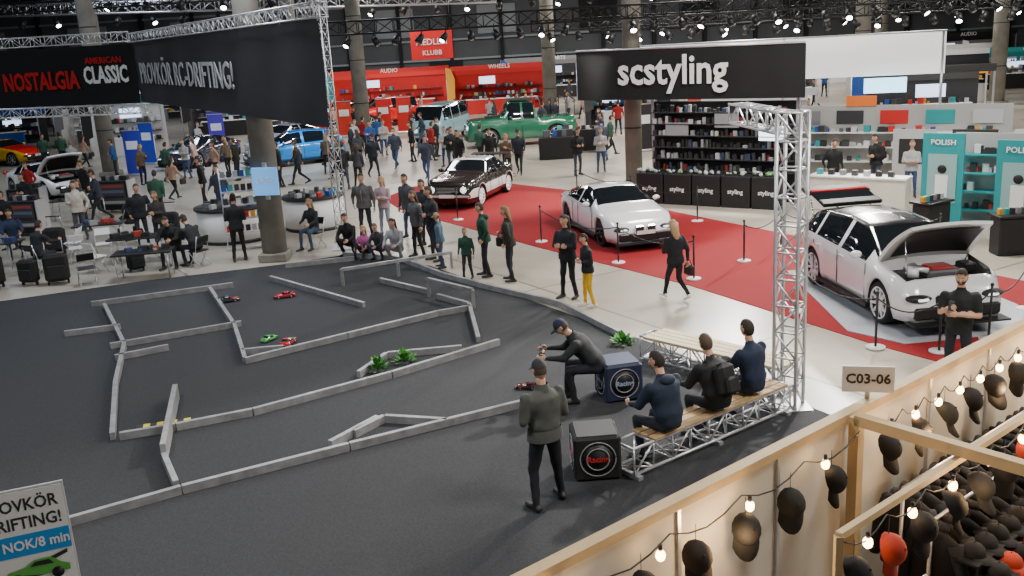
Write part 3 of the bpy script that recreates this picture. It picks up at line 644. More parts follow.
mb.text('NOSTALGIA',.9,rdp,M@Matrix.Translation((L-6.0,4.6,.1)),.01,fit=3.5,bold=.03)
mb.text('CLASSIC',.85,wt,M@Matrix.Translation((L-2.25,4.75,.1)),.01,fit=1.95,bold=.03);mb.text('AMERICAN',.32,rdp,M@Matrix.Translation((L-2.1,5.45,.1)),.01,fit=1.6)
mb.text('AMCAR',.9,wt,M@Matrix.Translation((L-11,4.6,.1)),.01)
mb.obj('hanging_banner')
mb=MB();M,L=frameM((2.65,34.0),(9.2,29.8));wavy(mb,L,3.3,4.92,bk,M,.02);mb.box((L/2,4.11,-.06),(L,1.6,.03),bk,M=M)
mb.text('scstyling',1.3,wt,M@Matrix.Translation((L*.2,3.82,.06)),.01,fit=L*.49,bold=.02)
mb.tube([(0,4.95,0),(L,4.95,0)],.04,ALU,6,M=M);mb.obj('hanging_banner')
wf_=mat('white_fabric_added_glow',(.9,.9,.9),.8,emit=.9)  # plain white cloth; brightness painted in as emission, it is no lamp
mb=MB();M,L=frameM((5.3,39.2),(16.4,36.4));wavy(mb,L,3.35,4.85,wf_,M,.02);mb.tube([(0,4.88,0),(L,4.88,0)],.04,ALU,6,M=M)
for xx in(.1,L/2,L-.1): mb.cyl((xx,0,0),(xx,4.85,0),.05,ALU,8,M=M)
mb.box((L*.82,3.0,.1),(1.5,.55,.08),mat('lit_cyan_sign',(.4,.8,1),.4,emit=3),M=M)
mb.obj('fabric_wall')
def lamp(mb,x,y,z,a=0,s=1.,on=True):
    M=Matrix.Translation((x,y,z))@Matrix.Rotation(a,4,'Z')@Matrix.Rotation(rad(-42),4,'X')@Matrix.Scale(s,4)
    mb.cyl((0,0,0),(0,0,-.32),.11,TB,10,r2=.14,M=M);mb.cyl((0,0,-.322),(0,0,-.33),.1,COOLLAMP if on else GLASS,10,M=M);mb.cyl((x,y,z),(x,y,z+.25),.02,TB,5)
lm=MB()
for i in range(24): lamp(lm,4.5+i*.8,33.3,5.78,random.uniform(-1,1),on=i%3==0)
lm.obj('stage_lights')
lm=MB()
for i in range(26): lamp(lm,5+i*1.15,43.2,5.35,random.uniform(-1,1),1.2,i%3==1)
for i in range(26): lamp(lm,3+i*1.7,58.4,5.4,random.uniform(-1,1),1.4,i%2==0)
for i in range(20): lamp(lm,-7+i*1.8,58.4,7.4,random.uniform(-1,1),1.4,i%3==0)
lm.obj('stage_lights')
lm=MB()
for i in range(10): lamp(lm,-4.9+i*.8,33.3,5.78,random.uniform(-1,1),.9,i%4==0)
for i in range(14): lamp(lm,-38+i*2,61.6-i*.3,8.2-i*.06,random.uniform(-1,1),1.4,i%3==0)
for i in range(6): lamp(lm,-17+i*2.2,45.1-i*2.05,7.9-i*.14,random.uniform(-1,1),1.1,i%3==0)
lm.obj('stage_lights')
# ---------------------------------------------------------------- bench, cubes
wood=mat('bench_wood',(.45,.3,.15),.6,noise=.3,ns=6);foam=mat('pale_bench_top',(.6,.5,.33),.7,noise=.15,ns=5)
mb=MB();a=Vector((1.35,11.75,0));b=Vector((3.95,13.68,0));truss(mb,a+Vector((0,0,.27)),b+Vector((0,0,.27)),.36,ALU,.024,.36,6)
M,L=frameM(a,b)
for q in(-1,0,1): mb.box((L*.54,.485,q*.15),(L*.86,.04,.13),wood,M=M,ch=.008)
for xx in(.05,L/2,L-.1): mb.box((xx,.04,0),(.08,.06,.5),ALU,M=M)
mb.obj('truss_bench')
mb=MB();truss(mb,(2.35,16.4,.27),(4.3,14.3,.27),.4,ALU,.024,.36,6)
M,L=frameM((2.35,16.4),(4.3,14.3));
for q in(-1.5,-.5,.5,1.5): mb.box((L*.52,.485,q*.155),(L*.94,.05,.15),foam,M=M,ch=.008)
for xx in(.05,L/2,L-.1): mb.box((xx,.04,0),(.08,.06,.5),ALU,M=M)
mb.obj('truss_bench')
def cube_seat(x,y,a,c,c2):
    mb=MB();s=.62;cm_=flat(c,.7)
    mb.box((0,0,s/2),(s,s,s-.02),cm_,ch=.03)
    for k_ in range(4):
        M=Matrix.Rotation(k_*math.pi/2,4,'Z')@Matrix.Translation((0,-s/2-.004,s/2))@Matrix.Rotation(math.pi/2,4,'X')
        mb.tube([(.235*math.cos(t),.235*math.sin(t),0) for t in [2*math.pi*q/28 for q in range(29)]],.008,flat((.3,.3,.33)),5,M=M)
        mb.cyl((0,0,-.01),(0,0,.004),.2,BLACK,24,M=M)
        for q in range(20):
            t=2*math.pi*q/20;mb.box((.215*math.cos(t),.215*math.sin(t),.002),(.012,.03,.01),BLACK,rot=(0,0,t),M=M)
        mb.tube([(.15*math.cos(t),.15*math.sin(t),.004) for t in [2*math.pi*q/24 for q in range(25)]],.008,flat((.3,.3,.32)),5,M=M)
        mb.text('Racing',.11,flat(c2),M@Matrix.Translation((0,-.035,.006)),.003,'CENTER',bold=.03)
    mb.box((0,0,s-.005),(s*.86,s*.86,.02),flat([q*1.6+.01 for q in c]),ch=.005)
    mb.obj('cube_stool',(x,y,.015),a)
cube_seat(.98,11.95,rad(2),(.009,.009,.011),(.5,.02,.02));cube_seat(1.62,14.65,rad(12),(.012,.02,.055),(.3,.35,.5))
# ---------------------------------------------------------------- stanchions
def stanchion_rope(pts):
    mb=MB()
    for x,y in pts:
        mb.cyl((x,y,.012),(x,y,.04),.17,WHITE,18);mb.cyl((x,y,.04),(x,y,1.0),.022,BLACK,8);mb.ell((x,y,1.02),.035,BLACK,8,6)
    for (a,b),(c,e) in zip(pts[:-1],pts[1:]):
        mb.tube([(a+(c-a)*t,b+(e-b)*t,.92-.9*t*(1-t)) for t in [i/10 for i in range(11)]],.014,BLACK,5)
    mb.obj('rope_barrier')
stanchion_rope([(.9,26.6),(2.7,23.6),(4.2,21.6)]);stanchion_rope([(5.7,23.0),(7.0,24.4),(8.3,24.0),(10.2,22.4)]);stanchion_rope([(5.7,18.6),(6.35,16.2),(7.3,15.8),(8.4,16.3),(9.9,17.9),(11.0,19.4)]);stanchion_rope([(5.6,28.2),(4.0,31.0),(2.5,34)]);stanchion_rope([(-3.6,33.6),(-1.6,30.6)])
# ---------------------------------------------------------------- booths
PAL=[(.55,.015,.012),(.01,.07,.32),(.7,.7,.7),(.65,.32,.02),(.02,.3,.32),(.02,.02,.02),(.2,.2,.22),(.05,.05,.05),(.5,.5,.52)]
DPAL=PAL+[(.02,.02,.02),(.03,.03,.035),(.1,.1,.11),(.4,.4,.42),(.015,.015,.015)]
def booth(name,x,y,a,w,d,h,wall,acc,seed,items=80,sign=None,counter=True):
    R=random.Random(seed);mb=MB();wmt=flat(wall,.7);am=flat(acc,.6)
    mb.box((0,d/2,h/2),(w,.08,h),wmt);mb.box((-w/2,0,h/2),(.08,d,h),wmt);mb.box((0,d/2-.02,h-.25),(w,.12,.5),am)
    mb.box((w/2,-d/2+.05,h/2),(.07,.07,h),ALU);mb.box((-w/2,-d/2+.05,h/2),(.07,.07,h),ALU);mb.box((0,-d/2+.05,h+.1),(w+.1,.1,.3),am);mb.box((w/2,0,h),(.07,d,.07),ALU)
    sm_=R.choice([WHITE,BLACK,BLACK])
    for k_ in range(3):
        z=.6+k_*.55;mb.box((0,d/2-.25,z),(w*.9,.36,.03),sm_)
    for i in range(items):
        k_=R.randrange(3);X=R.uniform(-w*.43,w*.43);s=R.uniform(.08,.24);mb.box((X,d/2-.25,.615+k_*.55+s*.6),(s,s*.8,s*1.2),flat(R.choice(DPAL)),rot=(0,0,R.uniform(-.3,.3)))
    if counter:
        mb.box((0,-d/2+.35,.5),(w*.7,.55,1.0),R.choice([WHITE,BLACK,am]),ch=.02);mb.box((0,-d/2+.35,1.02),(w*.74,.62,.04),WHITE)
        for i in range(10): s=R.uniform(.1,.25);mb.box((R.uniform(-w*.32,w*.32),-d/2+.35,1.04+s/2),(s,s,s),flat(R.choice(DPAL)))
    mb.box((R.uniform(-w*.2,w*.2),d/2-.06,h-.95),(1.2,.03,.55),mat('lit_screen',(.6,.75,1.),.4,emit=2.),)
    # tall feather flag beside the stand
    fx=-w/2-.35;mb.cyl((fx,-d/2,0),(fx,-d/2,3.4),.02,ALU,6);mb.prism([(fx,1.0),(fx+.55,1.2),(fx+.6,2.6),(fx+.35,3.3),(fx,3.4)],-.01,.01,flat(PAL[seed%9]),M=Matrix.Translation((0,-d/2,0))@Matrix.Rotation(math.pi/2,4,'X'));mb.cyl((fx,-d/2,0),(fx,-d/2,.05),.25,BLACK,12)
    if sign:
        mb.text(sign,.42,wt if sum(acc)<1.2 else flat((.02,.02,.02)),Matrix.Translation((0,-d/2-.01,h-.02))@Matrix.Rotation(math.pi/2,4,'X'),.01,'CENTER')
    mb.obj(name,(x,y,0),rad(a))
R=random.Random(3)
signs=['TUNING','PARTS','CARE','WHEELS','AUDIO','GARAGE','RACING','DETAIL',None]
for i,(x,y,a,w) in enumerate(BS):
    c=R.choice([(.6,.6,.6),(.3,.3,.32),(.03,.03,.035),(.08,.08,.09),(.5,.49,.46),(.02,.02,.025)]);acc=R.choice(PAL)
    if i in(13,12): c=(.5,.012,.01);acc=(.6,.015,.012)
    booth('trade_show_booth',x,y,a,w,3,R.choice([2.5,2.8,3.2]),c,acc,i,sign=signs[i%9])
mb=MB();M,L=frameM((4.85,32.7),(8.9,29.9));blk=flat((.01,.01,.011),.6)
mb.box((L/2,1.6,-.45),(L,3.2,.06),blk,M=M)
Rr=random.Random(5)
for r_ in range(6):
    z=.95+r_*.38;mb.box((L/2,z,-.28),(L*.97,.03,.3),flat((.03,.03,.033)),M=M)
    xx=.15
    while xx<L-.2:
        s=Rr.uniform(.05,.14);hh=Rr.uniform(.08,.26);mb.box((xx,z+.015+hh/2,-.25),(s,hh,.12),flat(Rr.choice([(.015,.015,.015),(.015,.015,.017),(.3,.3,.31),(.2,.02,.02),(.03,.03,.035),(.5,.5,.5),(.03,.05,.09),(.12,.12,.12),(.02,.02,.02),(.02,.02,.02)])),M=M);xx+=s+Rr.uniform(.02,.12)
for xx,zz in((.85,2.2),(.55,2.6),(.2,2.3)): mb.box((L*xx,zz,-.17),(.8,.45,.05),mat('lit_screen2',(.8,.9,1),.4,emit=3) if xx>.8 else flat((.3,.3,.32)),M=M)
for q in range(5):
    mb.box((L*(q+.5)/5,.5,.7),(L/5-.05,1.0,.55),blk,M=M,ch=.02);mb.text('styling',.2,wt,M@Matrix.Translation((L*(q+.5)/5,.45,.985)),.003,'CENTER')
for xx in(0,L): mb.box((xx,1.65,-.45),(.1,3.3,.1),ALU,M=M)
for q in range(60):
    mb.ell((L*Rr.random(),1.06,.7+Rr.uniform(-.2,.2)),Rr.uniform(.03,.08),flat(Rr.choice([(.45,.5,.45),(.1,.3,.08),(.02,.02,.02),(.3,.3,.33)])),8,6,M=M)
mb.obj('product_display_stand')
mb=MB();M,L=frameM((9.2,29.1),(11.4,27.4));mb.box((L/2,.5,-.3),(L,1,.6),SHELL,M=M,ch=.02);mb.box((L/2,1.02,-.3),(L+.06,.05,.68),WHITE,M=M)
for q in range(7): mb.box((.2+q*.35,1.12,-.3),(.15,.16,.2),flat(DPAL[q+4]),M=M)
mb.obj('display_counter')
mb=MB();M,L=frameM((10.2,35),(16.5,31.5));mb.box((L/2,1.3,0),(L,2.6,.08),flat((.4,.4,.39)),M=M)
for z in(.7,1.2,1.7): mb.box((L/2,z,.25),(L*.9,.03,.4),WHITE,M=M)
for q in range(110):
    s=Rr.uniform(.07,.22);mb.box((Rr.uniform(.4,L-.4),Rr.choice((.7,1.2,1.7))+.02+s/2,.25),(s,s,s),flat(Rr.choice(DPAL)),M=M)
for q in range(5): mb.box((L*(q+.5)/5,2.2,.06),(.9,.45,.03),flat(DPAL[(q*4+6)%14]),M=M)
mb.box((L*.35,2.75,.06),(1.0,.35,.05),mat('orange_sign',(.8,.18,.02),.6),M=M)
mb.obj('display_wall')
mb=MB()
for q in range(4):
    M,L=frameM((12.6+q*1.5,31.4-q*.9),(13.7+q*1.5,30.7-q*.9));mb.box((L/2,1.0,0),(L,2.0,.06),flat([(.5,.5,.5),(.03,.03,.03),(.6,.6,.58),(.05,.05,.05)][q]),M=M);mb.box((L/2,1.3,.04),(L*.7,.8,.02),flat([(.02,.02,.02),(.6,.6,.6),(.5,.1,.05),(.6,.6,.6)][q]),M=M)
mb.obj('poster_partition')
tq=flat((.01,.27,.29),.6)
mb=MB()
for p,q in(((11.3,26.1),(12.1,25.4)),((12.2,23.9),(13.0,23.2))):
    M,L=frameM(p,q);mb.box((L/2,1.25,0),(L,2.5,.08),tq,M=M);mb.box((L/2,1.3,.05),(L*.7,1.3,.02),flat((.25,.42,.42)),M=M);mb.box((L/2,1.1,.065),(L*.3,.6,.02),WHITE,M=M);mb.ell((L/2,1.55,.07),(.12,.12,.03),BLACK,10,6,M=M)
    mb.text('POLISH',.2,wt,M@Matrix.Translation((L/2,2.2,.06)),.004,'CENTER')
M,L=frameM((12.4,26.6),(16.6,23.3));mb.box((L/2,1.2,0),(L,2.4,.06),flat((.35,.35,.35)),M=M)
for z in(.35,.85,1.35,1.85): mb.box((L/2,z,.25),(L,.04,.45),tq,M=M)
for q in range(130):
    s=Rr.uniform(.06,.16);mb.box((Rr.uniform(.1,L-.1),Rr.choice((.37,.87,1.37,1.87))+s*.8,.25),(s,s*1.5,s),flat(Rr.choice([(.5,.03,.03),(.03,.03,.03),(.6,.6,.6),(.05,.3,.3),(.02,.02,.02),(.02,.02,.02)])),M=M)
mb.obj('turquoise_booth')
mb=MB()
for zz in(.4,.9,1.4,1.9):
    mb.box((0,0,zz),(2.2,.5,.04),ALU)
    for q in range(14): s=Rr.uniform(.08,.22);mb.box((Rr.uniform(-1,1),0,zz+.02+s/2),(s,s,s),flat(Rr.choice([(.6,.03,.03),(.03,.03,.03),(.03,.03,.03),(.5,.5,.5)])))
for sx in(-1,1):
    for sy in(-1,1): mb.cyl((sx*1.1,sy*.24,0),(sx*1.1,sy*.24,2.1),.025,ALU,6)
mb.obj('storage_shelf',(13.4,21.6,0),rad(-40))
for i,(x,y,a) in enumerate(((11.9,22.3,0),(10.9,24.5,30))):
    mb=MB();mb.box((0,0,.45),(.9,.5,.9),BLACK,ch=.03);mb.box((0,0,.93),(1,.6,.05),BLACK)
    for q in range(6): mb.box((-.35+q*.14,0,1.0+.03),(.09,.12,.14),flat(DPAL[q+3]))
    mb.obj('display_counter',(x,y,0),rad(a))
mb=MB();M,L=frameM((-5.2,60),(-2.7,60));mb.box((L/2,5.2,0),(L,1.7,.1),mat('sign_red',(.6,.01,.01),.5,emit=.3),M=M);mb.text('MEDLEM',.5,wt,M@Matrix.Translation((L/2,5.2,.07)),.01,'CENTER');mb.text('KLUBB',.4,wt,M@Matrix.Translation((L/2,4.6,.07)),.01,'CENTER')
for xx in(.1,L-.1): mb.cyl((xx,6,0),(xx,8,0),.02,BLACK,5,M=M)
mb.obj('hanging_sign')
def rollup(x,y,a,c,h=2.1):
    mb=MB();mb.box((0,0,.06),(.95,.3,.1),ALU,ch=.02);mb.box((0,0,h/2+.05),(.88,.02,h),flat(c,.6));mb.box((0,-.012,h*.7),(.6,.01,.4),WHITE);mb.cyl((0,.04,.1),(0,.04,h),.012,ALU,5);mb.box((0,0,h+.07),(.92,.04,.04),ALU);mb.obj('rollup_banner',(x,y,0),rad(a))
for x,y,a,c in((-18.7,51.5,-20,(.02,.05,.4)),(-17.8,47.0,-10,(.02,.03,.35)),(-16,55,0,(.08,.04,.4)),(-7.2,60,0,(.6,.015,.01)),(-6,60.5,0,(.6,.015,.01)),(-16.9,58,0,(.1,.1,.5)),(6.5,45,10,(.02,.02,.02)),(-11,60,0,(.6,.03,.01)),(-9.6,60,0,(.6,.03,.01))): rollup(x,y,a,c)
# ---------------------------------------------------------------- round info counter & display racks on the left
def round_counter(x,y,r=1.1):
    mb=MB();mb.cyl((0,0,0),(0,0,1.0),r,WHITE,36);mb.cyl((0,0,1.0),(0,0,1.06),r+.06,BLACK,36);mb.cyl((0,0,0),(0,0,.1),r+.01,BLACK,36)
    for q in range(12):
        t=q*.52;mb.box((math.cos(t)*r*.7,math.sin(t)*r*.7,1.06+.07),(.2,.12,.14),flat(DPAL[(q+4)%14]),rot=(0,0,t))
    mb.obj('round_counter',(x,y,0))
round_counter(-8.5,29.8);round_counter(-6.2,30.9,.95)
mb=MB()
for k_ in range(5):
    z=.5+k_*.4;mb.box((0,0,z),(1.1,.35,.02),ALU)
    for q in range(6): mb.box((-.45+q*.18,-.05,z+.12),(.13,.05,.18),flat(DPAL[(q*3+k_*5)%14]),rot=(.2,0,.1))
for sx in(-1,1): mb.cyl((sx*.55,0,0),(sx*.55,0,2.4),.02,ALU,6)
mb.box((0,0,.05),(1.2,.5,.06),ALU)
mb.obj('wire_display_rack',(-7.75,28.2,0),rad(15))
mb=MB();mb.box((0,0,0),(.72,.06,.75),mat('lit_blue_sign',(.15,.4,.8),.4,emit=.8),ch=.01);mb.text('INFO',.22,wt,Matrix.Translation((0,-.035,-.05))@Matrix.Rotation(math.pi/2,4,'X'),.004,'CENTER')
mb.box((0,.05,0),(.1,.1,1.0),ALU);mb.obj('lit_sign',(-6.42,25.9,2.25),rad(-10))
def chair(x,y,a,c=WHITE):
    mb=MB()
    for s in(-1,1):
        mb.tube([(s*.21,.2,0),(s*.21,-.12,.46),(s*.21,-.24,.9)],.012,ALU,6);mb.tube([(s*.2,-.22,0),(s*.2,.16,.46)],.012,ALU,6)
    mb.box((0,0,.46),(.42,.4,.03),c,ch=.01);mb.box((0,-.215,.78),(.42,.03,.2),c,rot=(.3,0,0),ch=.01);mb.cyl((-.21,.19,.03),(.21,.19,.03),.01,ALU,5)
    mb.obj('folding_chair',(x,y,.0),rad(a))
for x,y,a in((-12.4,27.4,20),(-11.8,27.8,200),(-12.9,28.3,90),(-11.3,26.0,-30),(-13.0,26.2,-30),(-14.9,28.8,210),(-8.5,26,60),(-9.2,26.3,170),(-5.6,27.6,150),(-11.0,24.6,30)): chair(x,y,a,WHITE if -13<x<-11.2 else BLACK)
def table(x,y,a,w=1.8,d=.75,top=BLACK):
    mb=MB();mb.box((0,0,.73),(w,d,.04),top,ch=.008)
    for sx in(-1,1):
        for sy in(-1,1): mb.cyl((sx*(w/2-.1),sy*(d/2-.08),0),(sx*(w/2-.1),sy*(d/2-.08),.72),.018,ALU,6)
        mb.cyl((sx*(w/2-.1),-(d/2-.08),.2),(sx*(w/2-.1),(d/2-.08),.2),.012,ALU,5)
    for q in range(9):
        s=Rr.uniform(.08,.25);mb.box((Rr.uniform(-w*.42,w*.42),Rr.uniform(-d*.35,d*.35),.75+s*.3),(s,s*.8,s*.6),flat(Rr.choice([(.02,.02,.02),(.03,.05,.15),(.3,.3,.3),(.4,.05,.03),(.03,.03,.03)])),rot=(0,0,Rr.random()))
    mb.obj('folding_table',(x,y,0),rad(a))
table(-10.5,27.1,5,1.6);table(-9.6,24.95,8,1.5);table(-12.6,29.6,10,1.5,.65);table(-14.6,27.5,-10,1.1);table(-16.6,28.0,20);table(-15.6,35.2,5);table(-19.6,34.8,5)
def suitcase(x,y,a,s=1.):
    mb=MB();mb.box((0,0,.38),(.5,.3,.6),cloth((.008,.008,.01)),ch=.06);mb.box((0,-.16,.3),(.36,.06,.3),cloth((.012,.012,.015)),ch=.02)
    for sx in(-1,1):
        mb.cyl((sx*.18,.1,.7),(sx*.18,.1,.95),.01,ALU,5);mb.cyl((sx*.2-.02,0,.05),(sx*.2+.02,0,.05),.05,BLACK,10)
    mb.cyl((-.18,.1,.95),(.18,.1,.95),.015,BLACK,6);mb.obj('equipment_bag',(x,y,.0),rad(a),s)
for q in((-11.9,24.9,20,1.2),(-12.7,25.0,-10,1.),(-13.6,24.8,40,1.3),(-10.9,31.0,0,1.1),(-17.4,29.4,0,1.1),(-14.4,25.6,10,1.3),(-14.4,24.1,70,1.1),(-13.7,28.9,0,1.2),(-10.2,25.9,40,.9),(-15.9,26.6,0,1.3)): suitcase(*q)
def flight_rack(x,y,a):
    mb=MB();mb.box((0,0,.65),(1.2,.6,1.1),BLACK,ch=.03);mb.box((0,-.31,.7),(1.0,.03,.8),flat((.05,.05,.055)))
    for q in range(4): mb.box((0,-.33,.4+q*.2),(.9,.02,.1),flat([(.3,.3,.3),(.02,.02,.02),(.1,.12,.2),(.3,.05,.04)][q]))
    for sx in(-1,1):
        for sy in(-1,1): mb.cyl((sx*.5-.02,sy*.22,.05),(sx*.5+.02,sy*.22,.05),.05,TIRE,10)
        mb.box((sx*.6,0,.65),(.03,.62,1.12),ALU)
    for q in range(6): mb.box((-.45+q*.18,0,1.27),(.13,.2,.16),flat(DPAL[q+5]))
    mb.obj('flight_case_rack',(x,y,0),rad(a))
for q in((-18.0,31.4,10),(-19.0,33.2,0),(-16.2,32.5,-10),(-18.8,29.3,20),(-17.6,35.6,0),(-14.6,36.4,-10),(-21,37.5,10)): flight_rack(*q)
for x,y,t,a in((-17.8,32.6,0,300),(-17,34.3,7,250),(-14.4,34.1,5,200),(-19.8,36.2,1,300),(-12.1,33.5,8,100),(-10,33.8,2,250),(-16.2,37.4,0,240),(-13.2,38.5,9,60),(-17.9,28.6,10,320),(-18.9,38.6,3,250),(-11.3,36.2,0,200),(-8.9,35.4,1,300)): person('visitor',x,y,a,**TP[t])
mb=MB();mb.box((0,0,.55),(.45,.7,.25),cloth((.012,.012,.015)),ch=.08);mb.ell((0,-.2,.85),(.24,.28,.25),cloth((.012,.012,.015)),12,8)
for sx in(-1,1):
    for sy in(-1,1): mb.tube([(sx*.25,sy*.32,.15),(sx*.22,0,.5)],.012,ALU,5);mb.cyl((sx*.25-.02,sy*.32,.13),(sx*.25+.02,sy*.32,.13),.13,TIRE,14)
    mb.tube([(sx*.22,0,.5),(sx*.22,-.5,1.02)],.012,ALU,5)
mb.cyl((-.22,-.5,1.02),(.22,-.5,1.02),.018,BLACK,6);mb.obj('pushchair',(-12.3,31.2,0),rad(40))
for x,y,w in((3.8,46.9,2.4),(2.4,44.3,1.6)):
    mb=MB();mb.box((0,0,.5),(w,.8,1.0),BLACK,ch=.02)
    for q in range(10): s=Rr.uniform(.1,.3);mb.box((Rr.uniform(-w*.45,w*.45),0,1+s/2),(s,s,s),flat(Rr.choice(DPAL)))
    mb.obj('display_counter',(x,y,0))
# ---------------------------------------------------------------- foreground merchandise booth
beamm=mat('beam_pale_wood',(.52,.38,.2),.6,noise=.12,ns=4)
P0=(-.75,4.66);P1=(6.4,10.42);M,L=frameM(P0,P1)
mb=MB();mb.box((L/2,1.27,.0),(L,2.54,.05),SHELL,M=M)
mb.box((L/2,2.57,0),(L,.07,.1),beamm,M=M)
for q in range(9): mb.box((L*q/8,1.27,.035),(.03,2.54,.02),ALU,M=M)
mb.obj('booth_partition')
u=Vector((P1[0]-P0[0],P1[1]-P0[1],0)).normalized();v=Vector((u.y,-u.x,0))
C=Vector((2.68,7.4,0));ang=math.atan2(u.y,u.x)
mb=MB();c=C+v*.1;mb.box((c.x,c.y,1.3),(.09,.09,2.6),beamm,rot=(0,0,ang));
e=c+v*4.2;mb.box(((c+e)/2).to_tuple()[:2]+(2.58,),(4.2,.09,.09),beamm,rot=(0,0,math.atan2(v.y,v.x)))
OF=.95
a1=C+v*OF-u*1.6;a2=C+v*OF+u*3.6
mb.box(((a1+a2)/2).to_tuple()[:2]+(2.5,),((a2-a1).length,.05,.05),beamm,rot=(0,0,ang))
for q in(a1,a2): mb.box((q.x,q.y,1.25),(.05,.05,2.5),beamm)
mb.obj('booth_frame')
mb=MB();mb.box((.0,-.0,2.78),(.42,.015,.23),WHITE);mb.text('C03-06',.12,flat((.03,.03,.03)),Matrix.Translation((0,-.01,2.745))@Matrix.Rotation(math.pi/2,4,'X'),.002,'CENTER',bold=.025);mb.box((0,.02,2.64),(.04,.02,.12),ALU)
mb.obj('booth_number_sign',(2.96,7.68,0),rad(-14))
def cap_hat(mb,p,a,m,tilt=0.,s=1.):
    Mc=Matrix.Translation(p)@Matrix.Rotation(a,4,'Z')@Matrix.Rotation(tilt,4,'X')@Matrix.Scale(s,4)
    rows=[]
    for i in range(7):
        ph=math.pi/2*i/6;rows.append([(.09*math.cos(ph)*math.cos(t)+1e-4*math.cos(t),.1*math.cos(ph)*math.sin(t)+1e-4*math.sin(t),.105*math.sin(ph)**.85) for t in [2*math.pi*q/14 for q in range(14)]])
    mb.loft(rows,m,True,False,True,Mc)
    ri=[(.088*math.cos(rad(20+17.5*q)),.098*math.sin(rad(20+17.5*q)),.004) for q in range(9)]
    ro=[(.095*math.cos(rad(20+17.5*q)),.05+.15*math.sin(rad(20+17.5*q)),-.012-.01*abs(q-4)/4) for q in range(9)]
    mb.loft([ri,ro,[(p_[0],p_[1],p_[2]-.006) for p_ in ro],[(p_[0],p_[1],p_[2]-.006) for p_ in ri]],m,True,False,False,Mc)
    mb.ell((0,0,.107),.008,m,6,4,M=Mc)
kb=cloth((.006,.006,.007));kr=cloth((.4,.03,.008));kg=cloth((.01,.012,.011));ky=cloth((.7,.6,.03));kw=cloth((.5,.5,.5));kbr=cloth((.02,.014,.01))
caps=MB();bul=MB()
def along(base,t,off,z): q=base+u*t+v*off;return (q.x,q.y,z)
def garland(base,t0,t1,off,z,nb,nc,mats=(kb,kg,kb,kbr)):
    n=nb+1;pts=[]
    for i in range(n*4+1):
        t=i/(n*4);sag=.1*math.sin(math.pi*((t*n)%1));pts.append(along(base,t0+(t1-t0)*t,off,z-sag-.03))
    bul.tube(pts,.006,BLACK,4)
    for i in range(nb):
        t=(i+.5)/nb;p=along(base,t0+(t1-t0)*t,off,z-.12);bul.cyl(p,(p[0],p[1],p[2]+.05),.015,BLACK,8);bul.ell((p[0],p[1],p[2]-.03),(.034,.034,.042),BULB,10,8)
    for i in range(nc):
        t=(i+.28)/nc;p=along(base,t0+(t1-t0)*t,off,z-.31);m=mats[i%len(mats)]
        cap_hat(caps,p,ang+math.pi+random.uniform(-.5,.5),m,rad(random.choice((-50,-60,-70))),1.2)
        caps.cyl((p[0],p[1],p[2]+.02),(p[0],p[1],z-.06),.003,BLACK,4)
Bz=Vector((P0[0],P0[1],0))
garland(Bz,.5,4.3,.2,2.55,4,7)
garland(Bz,4.6,8.9,.2,2.55,11,9,mats=(kb,kbr,kg,kb,kb))
garland(C,-1.6,3.6,OF+.04,2.5,9,12,mats=(kb,kr,kb,kb,kb,kb,kr))
bul.obj('string_lights');caps.obj('hanging_caps')
def jacket(mb,p,a,m,s=1.):
    Mj=Matrix.Translation(p)@Matrix.Rotation(a,4,'Z')@Matrix.Scale(s,4)
    rg=[(-.0,.05,.03),(-.03,.12,.045),(-.07,.2,.055),(-.2,.21,.06),(-.45,.22,.065),(-.68,.235,.07)]
    mb.loft([[(rx*math.cos(t),ry*math.sin(t),z) for t in [2*math.pi*q/14 for q in range(14)]] for z,rx,ry in rg],m,M=Mj)
    for sg in(-1,1): mb.tube([(sg*.17,0,-.08),(sg*.25,.01,-.3),(sg*.27,.03,-.62)],[.065,.055,.045],m,8,M=Mj)
    mb.ell((0,-.03,.0),(.09,.06,.05),m,10,6,M=Mj);mb.tube([(0,0,0),(0,0,.06),(.02,0,.09),(0,0,.11)],.004,CHROME,4,M=Mj)
mb=MB()
for rr,(off,zz,t0,t1,n) in enumerate(((.42,1.9,.3,2.9,17),(.72,1.75,.2,2.6,15))):
    a_=along(C,t0-.1,off,zz+.1);b_=along(C,t1+.1,off,zz+.1);mb.cyl(a_,b_,.016,ALU,8)
    for q_ in(a_,b_): mb.cyl((q_[0],q_[1],0),q_,.016,ALU,8)
    for q in range(n):
        jacket(mb,along(C,t0+(t1-t0)*q/(n-1),off,zz),ang+math.pi/2+random.uniform(-.15,.15),random.choice((kb,kb,kb,kg,kbr,cloth((.015,.015,.018)))))
mb.obj('jacket_rail')
mb=MB();a_=along(C,-1.5,1.0,1.75);b_=along(C,-.5,1.0,1.75);mb.cyl(a_,b_,.016,ALU,8)
for q_ in(a_,b_): mb.cyl((q_[0],q_[1],0),q_,.016,ALU,8)
for q in range(6): jacket(mb,along(C,-1.4+q*.16,1.0,1.65),ang+math.pi/2,kb)
mb.obj('jacket_rail')
mb=MB();rk=MB()
O=C+v*1.3+u*.25
cols=(kr,ky,kb,kb,kb,kg,cloth((.05,.25,.3)),kb,kb,cloth((.5,.22,.02)),kb,kbr,cloth((.15,.15,.16)))
